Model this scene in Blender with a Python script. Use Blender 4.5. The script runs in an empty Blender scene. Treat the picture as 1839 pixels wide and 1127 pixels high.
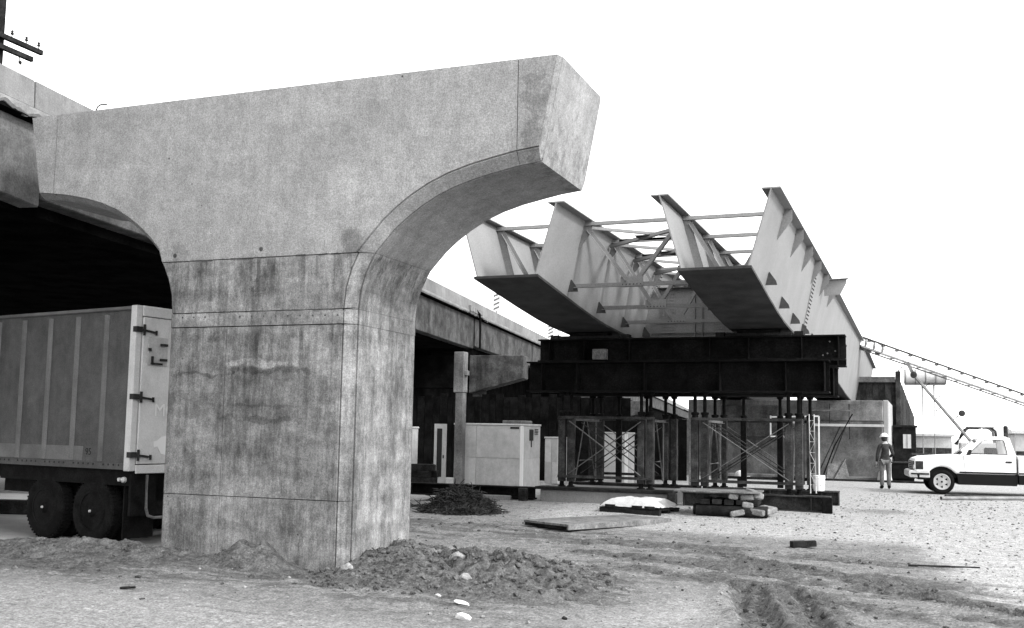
import bpy, math, random
import numpy as np
from mathutils import Vector, Matrix
R = math.radians
random.seed(7)
scene = bpy.context.scene
col = scene.collection

# ------------------------------------------------------------------ camera
EYE = Vector((0.0, 0.0, 1.9))
YAW, PITCH, ROLL = R(21.49), math.atan(177.0 / 1877.0), R(1.05)
cam_data = bpy.data.cameras.new('camera')
cam = bpy.data.objects.new('camera', cam_data)
col.objects.link(cam)
_f = Vector((-math.sin(YAW) * math.cos(PITCH), math.cos(YAW) * math.cos(PITCH), math.sin(PITCH)))
_r0 = Vector((math.cos(YAW), math.sin(YAW), 0))
_u0 = _r0.cross(_f)
_r = _r0 * math.cos(ROLL) + _u0 * math.sin(ROLL)
_u = _r.cross(_f)
cam.matrix_world = Matrix(((_r.x, _u.x, -_f.x, EYE.x), (_r.y, _u.y, -_f.y, EYE.y), (_r.z, _u.z, -_f.z, EYE.z), (0, 0, 0, 1)))
cam_data.sensor_width = 36.0
cam_data.sensor_fit = 'HORIZONTAL'
cam_data.lens = 1877.0 / 1839.0 * 36.0
cam_data.shift_y = (600.0 - 563.5) / 1839.0
cam_data.clip_start = 0.1
cam_data.clip_end = 3000
scene.camera = cam

# ------------------------------------------------------------------ sky, sun, exposure
SUN = Vector((0.84, -0.22, 0.62)).normalized()
world = bpy.data.worlds.new('World')
scene.world = world
world.use_nodes = True
wn = world.node_tree
wn.nodes.clear()
sky = wn.nodes.new('ShaderNodeTexSky')
sky.sky_type = 'NISHITA'
sky.sun_disc = False
sky.sun_elevation = math.asin(SUN.z)
sky.sun_rotation = math.atan2(SUN.x, SUN.y)
sky.air_density = 1.0
sky.dust_density = 2.0
sky.ozone_density = 1.0
bw = wn.nodes.new('ShaderNodeRGBToBW')
bg = wn.nodes.new('ShaderNodeBackground')
bg.inputs['Strength'].default_value = 0.15
wo = wn.nodes.new('ShaderNodeOutputWorld')
wn.links.new(sky.outputs[0], bw.inputs[0])
# overcast: the cloud sheet evens the clear-sky gradient out
cloud = wn.nodes.new('ShaderNodeMath'); cloud.operation = 'MULTIPLY_ADD'
cloud.inputs[1].default_value = 0.25
cloud.inputs[2].default_value = 4.6
wn.links.new(bw.outputs[0], cloud.inputs[0])
wn.links.new(cloud.outputs[0], bg.inputs['Color'])
wn.links.new(bg.outputs[0], wo.inputs['Surface'])
sd = bpy.data.lights.new('sun', 'SUN')
sd.energy = 1.1
sd.angle = R(10)
sun = bpy.data.objects.new('sun', sd)
col.objects.link(sun)
sun.rotation_euler = (-SUN).to_track_quat('-Z', 'Y').to_euler()
scene.view_settings.view_transform = 'Standard'
scene.view_settings.look = 'None'
scene.view_settings.gamma = 1.0
scene.view_settings.exposure = 1.7
scene.view_settings.use_curve_mapping = False
scene.render.engine = 'CYCLES'
scene.cycles.max_bounces = 6
scene.cycles.diffuse_bounces = 1

# ------------------------------------------------------------------ object helpers
def tag(o, label=None, cat=None, group=None, kind=None):
    if label: o['label'] = label
    if cat: o['category'] = cat
    if group: o['group'] = group
    if kind: o['kind'] = kind
    return o

def thing(name, label, cat, loc=(0, 0, 0), rotz=0.0, group=None):
    o = bpy.data.objects.new(name, None)
    o.empty_display_size = 0.3
    col.objects.link(o)
    o.location = loc
    o.rotation_euler = (0, 0, rotz)
    o.matrix_basis = Matrix.Translation(loc) @ Matrix.Rotation(rotz, 4, 'Z')
    return tag(o, label, cat, group)

def copy_tree(o, parent=None):
    c = o.copy()
    col.objects.link(c)
    if parent is not None: c.parent = parent
    for ch in list(o.children): copy_tree(ch, c)
    return c

def wmat(o):
    m = o.matrix_basis.copy()
    while o.parent is not None:
        o = o.parent
        m = o.matrix_basis @ m
    return m

def perp(d):
    d = d.normalized()
    a = Vector((0, 0, 1)) if abs(d.z) < 0.95 else Vector((1, 0, 0))
    x = d.cross(a).normalized()
    return x, x.cross(d).normalized()

class MB:
    def __init__(self): self.v, self.f = [], []
    def add(self, vs, fs):
        b = len(self.v)
        self.v.extend([tuple(p) for p in vs])
        self.f.extend([tuple(b + i for i in q) for q in fs])
        return self
    def hexa(self, p):
        return self.add(p, [(0, 3, 2, 1), (4, 5, 6, 7), (0, 1, 5, 4), (1, 2, 6, 5), (2, 3, 7, 6), (3, 0, 4, 7)])
    def box(self, x0, x1, y0, y1, z0, z1):
        return self.hexa([(x0, y0, z0), (x1, y0, z0), (x1, y1, z0), (x0, y1, z0), (x0, y0, z1), (x1, y0, z1), (x1, y1, z1), (x0, y1, z1)])
    def bar(self, p, q, w, h, up=(0, 0, 1)):
        p, q, up = Vector(p), Vector(q), Vector(up)
        d = (q - p).normalized()
        s = d.cross(up)
        if s.length < 1e-4: s = d.cross(Vector((0, 1, 0)))
        s.normalize()
        t = s.cross(d).normalized()
        s, t = s * w / 2, t * h / 2
        return self.hexa([p - s - t, p + s - t, q + s - t, q - s - t, p - s + t, p + s + t, q + s + t, q - s + t])
    def angle(self, p, q, leg, t=0.012, up=(0, 0, 1)):
        """L-section steel angle"""
        p, q, up = Vector(p), Vector(q), Vector(up)
        d = (q - p).normalized()
        s = d.cross(up)
        if s.length < 1e-4: s = d.cross(Vector((0, 1, 0)))
        s.normalize()
        u = s.cross(d).normalized()
        self.bar(p + u * leg / 2, q + u * leg / 2, t, leg, up)
        o = s * (leg / 2)
        return self.bar(p + o, q + o, leg, t, up)
    def ibeam(self, p, q, depth, width, tf, tw, up=(0, 0, 1)):
        p, q, u = Vector(p), Vector(q), Vector(up)
        o = u * (depth / 2 - tf / 2)
        self.bar(p + o, q + o, width, tf, up)
        self.bar(p - o, q - o, width, tf, up)
        return self.bar(p, q, tw, depth - 2 * tf - 0.002, up)
    def tube(self, pts, r, n=8, cap=True):
        pts = [Vector(p) for p in pts]
        m = len(pts)
        rs = r if isinstance(r, (list, tuple)) else [r] * m
        vs, fs = [], []
        prev = None
        for i, p in enumerate(pts):
            d = pts[min(i + 1, m - 1)] - pts[max(i - 1, 0)]
            if d.length < 1e-9: d = Vector((0, 0, 1))
            d.normalize()
            if prev is None: x, y = perp(d)
            else:
                x = prev - d * prev.dot(d)
                if x.length < 1e-6: x, _y = perp(d)
                x.normalize()
                y = d.cross(x)
            prev = x
            for k in range(n):
                a = 2 * math.pi * k / n
                vs.append(p + (x * math.cos(a) + y * math.sin(a)) * rs[i])
        for i in range(m - 1):
            for k in range(n):
                k2 = (k + 1) % n
                fs.append((i * n + k, i * n + k2, (i + 1) * n + k2, (i + 1) * n + k))
        if cap:
            fs.append(tuple(range(n - 1, -1, -1)))
            fs.append(tuple((m - 1) * n + k for k in range(n)))
        return self.add(vs, fs)
    def lathe(self, p, d, prof, n=24):
        """prof = [(t, r)] along direction d from p"""
        p, d = Vector(p), Vector(d).normalized()
        x, y = perp(d)
        vs, fs = [], []
        for t, r in prof:
            for k in range(n):
                a = 2 * math.pi * k / n
                vs.append(p + d * t + (x * math.cos(a) + y * math.sin(a)) * max(r, 1e-4))
        for i in range(len(prof) - 1):
            for k in range(n):
                k2 = (k + 1) % n
                fs.append((i * n + k, i * n + k2, (i + 1) * n + k2, (i + 1) * n + k))
        fs.append(tuple(range(n - 1, -1, -1)))
        fs.append(tuple((len(prof) - 1) * n + k for k in range(n)))
        return self.add(vs, fs)
    def prism(self, a, b):
        n = len(a)
        return self.add(list(a) + list(b), [tuple(range(n)), tuple(range(2 * n - 1, n - 1, -1))] + [(i, n + i, n + (i + 1) % n, (i + 1) % n) for i in range(n)])
    def build(self, name, mat, parent=None, world=False, bevel=0.0, smooth=None, seg=1):
        vs = self.v
        if world and parent is not None:
            inv = wmat(parent).inverted()
            vs = [inv @ Vector(p) for p in vs]
        me = bpy.data.meshes.new(name)
        me.from_pydata([tuple(p) for p in vs], [], self.f)
        me.validate()
        # consistent outward normals
        import bmesh
        bm = bmesh.new(); bm.from_mesh(me)
        bmesh.ops.recalc_face_normals(bm, faces=bm.faces)
        bm.to_mesh(me); bm.free()
        if smooth is not None:
            me.shade_smooth(); me.set_sharp_from_angle(angle=R(smooth))
        me.materials.append(mat)
        o = bpy.data.objects.new(name, me)
        col.objects.link(o)
        if parent is not None: o.parent = parent
        if bevel:
            m = o.modifiers.new('bevel', 'BEVEL'); m.width = bevel; m.segments = seg; m.limit_method = 'ANGLE'; m.angle_limit = R(35)
        return o

# ------------------------------------------------------------------ material helpers
class NT:
    def __init__(self, name):
        self.m = bpy.data.materials.new(name)
        self.m.use_nodes = True
        self.t = self.m.node_tree
        self.t.nodes.clear()
    def node(self, ty, **kw):
        n = self.t.nodes.new(ty)
        for k, v in kw.items(): setattr(n, k, v)
        return n
    def put(self, sock, v):
        if hasattr(v, 'is_output') or isinstance(v, bpy.types.NodeSocket): self.t.links.new(v, sock)
        else: sock.default_value = v
    def math(self, op, a, b=0.0, c=0.0, clamp=False):
        n = self.node('ShaderNodeMath', operation=op, use_clamp=clamp)
        self.put(n.inputs[0], a); self.put(n.inputs[1], b)
        if op in ('MULTIPLY_ADD',): self.put(n.inputs[2], c)
        return n.outputs[0]
    def vmath(self, op, a, b=(0, 0, 0)):
        n = self.node('ShaderNodeVectorMath', operation=op)
        self.put(n.inputs[0], a); self.put(n.inputs[1], b)
        return n.outputs[1] if op in ('LENGTH', 'DISTANCE') else n.outputs[0]
    def noise(self, vec, scale, detail=4.0, rough=0.55):
        n = self.node('ShaderNodeTexNoise')
        self.put(n.inputs['Vector'], vec)
        n.inputs['Scale'].default_value = scale
        n.inputs['Detail'].default_value = detail
        n.inputs['Roughness'].default_value = rough
        return n.outputs[0]
    def voronoi(self, vec, scale, feature='F1'):
        n = self.node('ShaderNodeTexVoronoi', feature=feature)
        self.put(n.inputs['Vector'], vec)
        n.inputs['Scale'].default_value = scale
        return n.outputs['Distance']
    def ramp(self, v, lo, hi, a=0.0, b=1.0):
        n = self.node('ShaderNodeMapRange', interpolation_type='SMOOTHSTEP')
        self.put(n.inputs[0], v)
        for i, x in enumerate((lo, hi, a, b)): n.inputs[i + 1].default_value = x
        return n.outputs[0]
    def mix(self, f, a, b):  # scalars
        n = self.node('ShaderNodeMix', data_type='FLOAT')
        self.put(n.inputs[0], f); self.put(n.inputs[2], a); self.put(n.inputs[3], b)
        return n.outputs[0]
    def coords(self):
        tc = self.node('ShaderNodeTexCoord')
        oi = self.node('ShaderNodeObjectInfo')
        off = self.math('MULTIPLY', oi.outputs['Random'], 61.0)
        return self.vmath('ADD', tc.outputs['Object'], off), oi.outputs['Random']
    def world_pos(self): return self.node('ShaderNodeNewGeometry').outputs['Position']
    def finish(self, color, rough=0.8, bump=None, bstr=0.3, bdist=0.01, metal=0.0, spec=0.4):
        p = self.node('ShaderNodeBsdfPrincipled')
        self.put(p.inputs['Roughness'], rough)
        p.inputs['Metallic'].default_value = metal
        p.inputs['Specular IOR Level'].default_value = spec
        if isinstance(color, (int, float)): p.inputs['Base Color'].default_value = (color, color, color, 1)
        else: self.t.links.new(color, p.inputs['Base Color'])
        if bump is not None:
            b = self.node('ShaderNodeBump')
            b.inputs['Strength'].default_value = bstr
            b.inputs['Distance'].default_value = bdist
            self.put(b.inputs['Height'], bump)
            self.t.links.new(b.outputs[0], p.inputs['Normal'])
        o = self.node('ShaderNodeOutputMaterial')
        self.t.links.new(p.outputs[0], o.inputs['Surface'])
        return self.m

def surf(name, c0, c1, scale=3.0, rough=0.7, streak=0.0, grain=0.08, gscale=60.0, bstr=0.2, bdist=0.01, metal=0.0, spec=0.06, vary=0.08):
    t = NT(name)
    v, rnd = t.coords()
    n = t.ramp(t.noise(v, scale, 6, 0.6), 0.3, 0.7)
    c = t.mix(n, c0, c1)
    if streak:
        sv = t.vmath('MULTIPLY', v, (2.4, 2.4, 0.3))
        st_ = t.ramp(t.noise(sv, 1.6, 6, 0.75), 0.3, 0.66, 1.0 - streak, 1.0)
        c = t.math('MULTIPLY', c, t.mix(t.ramp(t.noise(v, 0.7, 3), 0.35, 0.65), 1.0, st_))
        c = t.math('MULTIPLY', c, t.ramp(t.noise(v, 6.0, 6, 0.75), 0.3, 0.7, 1.0 - 0.5 * streak, 1.0 + 0.25 * streak))
    g = t.noise(v, gscale, 3, 0.7)
    c = t.math('MULTIPLY', c, t.ramp(g, 0.25, 0.75, 1 - grain * 2, 1 + grain * 2))
    if vary: c = t.math('MULTIPLY', c, t.math('MULTIPLY_ADD', rnd, 2 * vary, 1 - vary))
    return t.finish(c, rough, t.math('ADD', g, t.noise(v, scale * 4, 4)), bstr, bdist, metal, spec)

def plain(name, c, rough=0.5, metal=0.0, spec=0.4):
    return surf(name, c * 0.88, c * 1.08, 4.0, rough, 0.0, 0.03, 80, 0.05, 0.002, metal, spec, 0.04)

def pier_concrete():
    t = NT('pier_concrete')
    P = t.world_pos()
    s = t.node('ShaderNodeSeparateXYZ'); t.put(s.inputs[0], P)
    X, Y, Z = s.outputs
    c = t.mix(t.ramp(t.noise(P, 0.9, 7, 0.6), 0.3, 0.7), 0.255, 0.295)
    c = t.math('MULTIPLY', c, t.ramp(t.noise(P, 5.0, 10, 0.82), 0.3, 0.7, 0.86, 1.14))
    # mottled bleeding and vertical run marks, strong on the older column, faint on the cap
    low = t.ramp(Z, 4.3, 4.45, 1.0, 0.28)
    run = t.math('MULTIPLY', t.ramp(t.noise(t.vmath('MULTIPLY', P, (2.6, 2.6, 0.6)), 1.5, 10, 0.8), 0.34, 0.62, 0.52, 1.16), t.ramp(t.noise(P, 3.0, 10, 0.82), 0.36, 0.64, 0.7, 1.22))
    run2 = t.ramp(t.noise(t.vmath('MULTIPLY', P, (16, 16, 0.3)), 1.0, 5, 0.75), 0.3, 0.62, 0.8, 1.05)
    c = t.math('MULTIPLY', c, t.mix(low, 1.0, t.math('MULTIPLY', run, run2)))
    lift = t.ramp(t.noise(t.vmath('MULTIPLY', P, (0.7, 0.7, 3.0)), 1.0, 5, 0.6), 0.35, 0.65, 0.78, 1.1)
    c = t.math('MULTIPLY', c, t.mix(low, 1.0, lift))
    # a dirty zone in the middle of the shaft
    zone = t.math('MULTIPLY', t.ramp(Z, 0.9, 1.6), t.ramp(Z, 3.2, 2.5))
    c = t.math('MULTIPLY', c, t.mix(t.math('MULTIPLY', zone, t.ramp(X, -7.6, -7.9)), 1.0, 0.8))
    n4 = t.noise(P, 7.0, 6, 0.7)
    wn_ = t.node('ShaderNodeTexNoise'); t.put(wn_.inputs['Vector'], P); wn_.inputs['Scale'].default_value = 2.6; wn_.inputs['Detail'].default_value = 4
    PW = t.vmath('ADD', P, t.vmath('MULTIPLY', t.vmath('SUBTRACT', wn_.outputs['Color'], (0.5, 0.5, 0.5)), (0.3, 0.0, 0.24)))
    c = t.math('MULTIPLY', c, t.mix(low, 1.04, 0.76))
    def blob(cx, cz, sx, sz, gain, amt):
        nonlocal c
        d = t.vmath('LENGTH', t.vmath('MULTIPLY', t.vmath('SUBTRACT', PW, (cx, 12.65, cz)), (1 / sx, 0.0, 1 / sz)))
        m = t.ramp(t.math('MULTIPLY_ADD', t.math('SUBTRACT', n4, 0.5), gain * 2.0, d), 1.15, 0.55)
        c = t.math('MULTIPLY', c, t.mix(m, 1.0, amt))
    blob(-7.42, 4.52, 0.2, 0.27, 0.7, 0.58)       # damp patch beside the arch
    blob(-8.95, 4.02, 0.16, 0.2, 2.2, 0.6)         # smear under the lift joint
    blob(-8.9, 2.83, 0.6, 0.055, 1.6, 1.75)        # lime bloom
    blob(-8.7, 2.73, 0.75, 0.05, 1.8, 0.6)
    blob(-9.9, 2.68, 0.55, 0.03, 1.5, 0.55)
    blob(-8.7, 2.02, 0.7, 0.05, 1.6, 0.62)
    blob(-8.7, 2.22, 0.6, 0.03, 1.6, 0.7)
    blob(-9.0, 3.2, 1.0, 0.12, 1.8, 0.72)
    blob(-7.0, 5.35, 0.75, 0.28, 1.5, 1.13)        # pale rubbed patch on the cap
    blob(-4.72, 6.2, 0.16, 0.75, 2.4, 0.72)
    blob(-11.9, 6.65, 1.0, 0.2, 1.6, 0.88)
    blob(-10.4, 4.5, 0.2, 0.15, 1.4, 0.75)
    # drip streaks below the lift joints
    dn = t.noise(t.vmath('MULTIPLY', P, (9.0, 9.0, 0.12)), 1.0, 3, 0.6)
    dm = t.math('MULTIPLY', t.ramp(dn, 0.52, 0.66), t.math('ADD', t.math('MULTIPLY', t.ramp(Z, 3.6, 4.3), t.ramp(Z, 4.385, 4.36)), t.math('MULTIPLY', t.ramp(Z, 2.2, 3.3, 0.0, 0.8), t.ramp(Z, 3.385, 3.36))))
    c = t.math('MULTIPLY', c, t.math('SUBTRACT', 1.0, t.math('MULTIPLY', dm, 0.42)))
    # blow holes
    vd = t.voronoi(P, 2.3)
    hole = t.ramp(t.math('MULTIPLY_ADD', t.noise(P, 1.2, 2), -0.03, vd), 0.0, 0.032)
    c = t.math('MULTIPLY', c, t.mix(hole, 0.2, 1.0))
    g = t.noise(P, 55, 4, 0.75)
    c = t.math('MULTIPLY', c, t.ramp(g, 0.25, 0.75, 0.62, 1.36))
    c = t.math('MULTIPLY', c, t.ramp(t.noise(P, 26, 5, 0.8), 0.3, 0.7, 0.86, 1.14))
    return t.finish(c, 0.85, t.math('ADD', g, t.math('MULTIPLY', t.noise(P, 9, 4), 2.0)), 0.25, 0.01, 0, 0.04)

def ground_mat():
    t = NT('ground_soil')
    P = t.world_pos()
    at = t.node('ShaderNodeAttribute', attribute_name='mud'); mud = at.outputs['Fac']
    n1 = t.noise(P, 1.1, 8, 0.65); n2 = t.noise(P, 7.0, 6, 0.7); n3 = t.noise(P, 38.0, 4, 0.75)
    streak = t.noise(t.vmath('MULTIPLY', P, (0.5, 2.2, 1.0)), 1.4, 6, 0.65)
    gravel = t.math('MULTIPLY', t.mix(t.ramp(n3, 0.3, 0.7), 0.19, 0.50), t.ramp(mud, 0.0, 0.3, 1.06, 0.57))
    gravel = t.math('MULTIPLY', gravel, t.math('MULTIPLY', t.ramp(n2, 0.3, 0.7, 1.16, 0.76), t.ramp(t.noise(P, 15.0, 6, 0.8), 0.3, 0.7, 1.2, 0.74)))
    vor = t.voronoi(P, 26.0)
    gravel = t.math('MULTIPLY', gravel, t.ramp(vor, 0.1, 0.75, 1.04, 0.88))
    soil = t.mix(t.ramp(n2, 0.3, 0.7), 0.045, 0.125)
    soil = t.math('MULTIPLY', soil, t.ramp(n3, 0.25, 0.75, 0.5, 1.6))
    f = t.math('ADD', mud, t.math('MULTIPLY_ADD', t.math('ADD', n1, t.math('ADD', n2, t.math('MULTIPLY', streak, 2.0))), 0.85, -1.7))
    f = t.ramp(f, 0.34, 0.68)
    c = t.mix(f, gravel, soil)
    return t.finish(c, 0.95, t.math('ADD', n3, t.math('MULTIPLY', n2, 2.0)), 0.8, 0.022, 0, 0.02)

M = {}
M['pier'] = pier_concrete()
M['ground'] = ground_mat()
M['conc'] = surf('old_concrete', 0.035, 0.095, 1.3, 0.9, 0.6, 0.16, 30, 0.35, 0.02)
M['conc_pale'] = surf('parapet_concrete', 0.15, 0.21, 1.2, 0.85, 0.2, 0.1, 40, 0.2, 0.01)
M['conc_mid'] = surf('footing_concrete', 0.10, 0.22, 1.1, 0.88, 0.45, 0.14, 35, 0.35, 0.02)
M['conc_shade'] = surf('shade_concrete', 0.003, 0.009, 1.2, 0.95, 0.3, 0.15, 20, 0.3, 0.02, 0, 0.0)  # concrete with the under-bridge shade put into its near-black colour
M['slab'] = surf('pavement_concrete', 0.26, 0.36, 0.8, 0.9, 0, 0.1, 40, 0.2, 0.01)
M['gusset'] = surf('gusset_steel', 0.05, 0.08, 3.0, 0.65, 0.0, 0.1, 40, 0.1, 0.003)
M['steel_prime'] = surf('primed_steel', 0.205, 0.235, 1.0, 0.6, 0.05, 0.1, 45, 0.12, 0.004)
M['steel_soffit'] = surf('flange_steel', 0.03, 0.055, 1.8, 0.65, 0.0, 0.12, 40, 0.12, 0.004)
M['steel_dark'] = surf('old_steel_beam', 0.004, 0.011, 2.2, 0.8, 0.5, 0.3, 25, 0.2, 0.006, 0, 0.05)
M['steel_rust'] = surf('shoring_steel', 0.022, 0.06, 3.0, 0.75, 0.4, 0.2, 35, 0.2, 0.004)
M['steel_pale'] = surf('galvanised_steel', 0.14, 0.24, 4.0, 0.55, 0.1, 0.12, 40, 0.1, 0.003, 0.1)
M['brace'] = surf('brace_steel', 0.09, 0.15, 4.0, 0.65, 0.2, 0.15, 40, 0.1, 0.003)
M['timber'] = surf('weathered_timber', 0.11, 0.2, 3.0, 0.88, 0.3, 0.18, 30, 0.3, 0.006)
M['timber_dark'] = surf('dark_timber', 0.010, 0.03, 2.5, 0.92, 0.5, 0.22, 30, 0.35, 0.01)
M['shade_board'] = surf('shade_boards', 0.005, 0.013, 2.5, 0.95, 0.4, 0.2, 30, 0.3, 0.01, 0, 0.0)  # boards coloured near black to carry the bridge shade
M['timber_wall'] = surf('grey_boards', 0.03, 0.075, 2.5, 0.92, 0.5, 0.25, 30, 0.35, 0.01, 0, 0.03, 0.3)
M['paint_black'] = plain('black_flank_paint', 0.009, 0.5, 0, 0.08)
M['timber_pale'] = surf('fresh_timber', 0.14, 0.28, 4.0, 0.85, 0.25, 0.15, 30, 0.25, 0.004)
M['white'] = surf('white_paint', 0.76, 0.8, 0.8, 0.35, 0.0, 0.01, 80, 0.02, 0.001, 0, 0.4, 0.0)
M['dull_white'] = surf('dull_white_panel', 0.43, 0.53, 1.5, 0.5, 0.15, 0.07, 50, 0.05, 0.003)
M['alu'] = surf('trailer_panel', 0.075, 0.105, 1.6, 0.55, 0.28, 0.12, 60, 0.06, 0.002, 0.0)
M['alu_pale'] = surf('trailer_band', 0.12, 0.17, 2.0, 0.55, 0.15, 0.08, 60, 0.06, 0.002)
M['black'] = surf('black_rubber', 0.005, 0.012, 5.0, 0.85, 0, 0.15, 40, 0.2, 0.003, 0, 0.06)
M['dark'] = surf('dark_paint', 0.02, 0.035, 3.0, 0.5, 0, 0.06, 40, 0.05, 0.002)
M['chrome'] = surf('bright_metal', 0.5, 0.62, 6.0, 0.3, 0, 0.04, 50, 0.03, 0.002, 0.3)
M['alloy'] = plain('cast_alloy', 0.34, 0.4)
M['door_white'] = surf('trailer_door_paint', 0.55, 0.66, 1.2, 0.5, 0.12, 0.05, 50, 0.04, 0.002)
M['cloth_dark'] = surf('dark_cloth', 0.03, 0.055, 8.0, 0.95, 0, 0.15, 60, 0.3, 0.004)
M['denim'] = surf('faded_denim', 0.11, 0.19, 8.0, 0.95, 0, 0.1, 60, 0.3, 0.004)
M['skin'] = plain('skin', 0.35, 0.6)
M['hair'] = plain('hair', 0.02, 0.7)
M['tarp'] = surf('white_sheeting', 0.5, 0.62, 6.0, 0.6, 0, 0.05, 30, 0.4, 0.02)
M['brush'] = surf('dead_brush', 0.015, 0.045, 6.0, 0.9, 0, 0.2, 40, 0.2, 0.004)
M['rock'] = surf('broken_stone', 0.2, 0.32, 5.0, 0.9, 0, 0.15, 30, 0.5, 0.02)
M['clod'] = surf('soil_clods', 0.04, 0.12, 3.0, 0.97, 0, 0.25, 30, 0.5, 0.02, 0, 0.1)
M['crumb'] = surf('mud_crumbs', 0.02, 0.06, 5.0, 0.97, 0, 0.2, 30, 0.5, 0.02, 0, 0.1)
M['chip'] = surf('gravel_chips', 0.07, 0.26, 9.0, 0.95, 0, 0.25, 30, 0.5, 0.02, 0, 0.1, 0.1)
M['hazard_white'] = plain('reflective_white', 0.7, 0.4)
M['hazard_dark'] = plain('reflective_stripe', 0.12, 0.5)
def glass_mat():
    t = NT('window_glass')
    tr = t.node('ShaderNodeBsdfTransparent'); tr.inputs[0].default_value = (0.93, 0.93, 0.93, 1)
    gl = t.node('ShaderNodeBsdfGlossy'); gl.inputs['Roughness'].default_value = 0.05; gl.inputs[0].default_value = (0.9, 0.9, 0.9, 1)
    lw = t.node('ShaderNodeFresnel'); lw.inputs[0].default_value = 1.5
    mx = t.node('ShaderNodeMixShader')
    t.t.links.new(lw.outputs[0], mx.inputs[0]); t.t.links.new(tr.outputs[0], mx.inputs[1]); t.t.links.new(gl.outputs[0], mx.inputs[2])
    o = t.node('ShaderNodeOutputMaterial'); t.t.links.new(mx.outputs[0], o.inputs[0])
    return t.m
M['glass'] = glass_mat()
M['glass_dark'] = plain('dark_glass', 0.03, 0.12, 0, 0.6)

# ================================================================== GROUND
def vnoise(x, y, seed):
    xi, yi = np.floor(x).astype(np.int64), np.floor(y).astype(np.int64)
    fx, fy = x - xi, y - yi
    fx, fy = fx * fx * (3 - 2 * fx), fy * fy * (3 - 2 * fy)
    def h(a, b):
        n = (a * 374761393 + b * 668265263 + seed * 1274126177) & 0x7fffffff
        n = ((n ^ (n >> 13)) * 1103515245 + 12345) & 0x7fffffff
        n = (n ^ (n >> 16)) & 0xffff
        return n / 65535.0
    return (h(xi, yi) * (1 - fx) + h(xi + 1, yi) * fx) * (1 - fy) + (h(xi, yi + 1) * (1 - fx) + h(xi + 1, yi + 1) * fx) * fy
def fbm(x, y, s, octv, seed, rough=0.5):
    a, t, r = 1.0, 0.0, 0.0
    for i in range(octv):
        r = r + a * vnoise(x * s, y * s, seed + i * 17); t += a; a *= rough; s *= 2.03
    return r / t
def sst(a, b, x):
    k = np.clip((x - a) / (b - a), 0, 1); return k * k * (3 - 2 * k)
def rise(x, y): return 0.28 * sst(15.0, 26.0, y) * sst(-15.0, -9.0, x)
def seg_dist(x, y, a, b):
    ax, ay = a; bx, by = b
    dx, dy = bx - ax, by - ay
    t = np.clip(((x - ax) * dx + (y - ay) * dy) / (dx * dx + dy * dy), 0, 1)
    return np.hypot(x - ax - t * dx, y - ay - t * dy), t
RUTS = [((-2.35, 14.1), (-1.25, 10.2), 0.16, 0.07), ((-1.85, 14.3), (-0.65, 10.2), 0.15, 0.06), ((-5.2, 15.4), (2.0, 11.6), 0.16, 0.04), ((-4.4, 15.9), (2.6, 12.6), 0.16, 0.04),
        ((-3.6, 16.6), (2.5, 13.9), 0.2, 0.035), ((-6.0, 16.4), (-1.2, 15.2), 0.18, 0.05), ((-3.4, 15.0), (1.6, 10.6), 0.15, 0.035), ((-6.5, 17.6), (1.0, 17.0), 0.25, 0.03), ((-2.6, 15.2), (2.5, 15.6), 0.2, 0.03)]
for k in range(13):
    RUTS.append(((-3.9 + 0.30 * k, 17.6 - 0.28 * k), (0.6 + 0.26 * k, 14.2 - 0.36 * k), 0.075, 0.022))
for k in range(5):
    RUTS.append(((-2.25 + 0.2 * k, 13.9), (-1.45 + 0.3 * k, 9.8), 0.07, 0.03))
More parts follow.
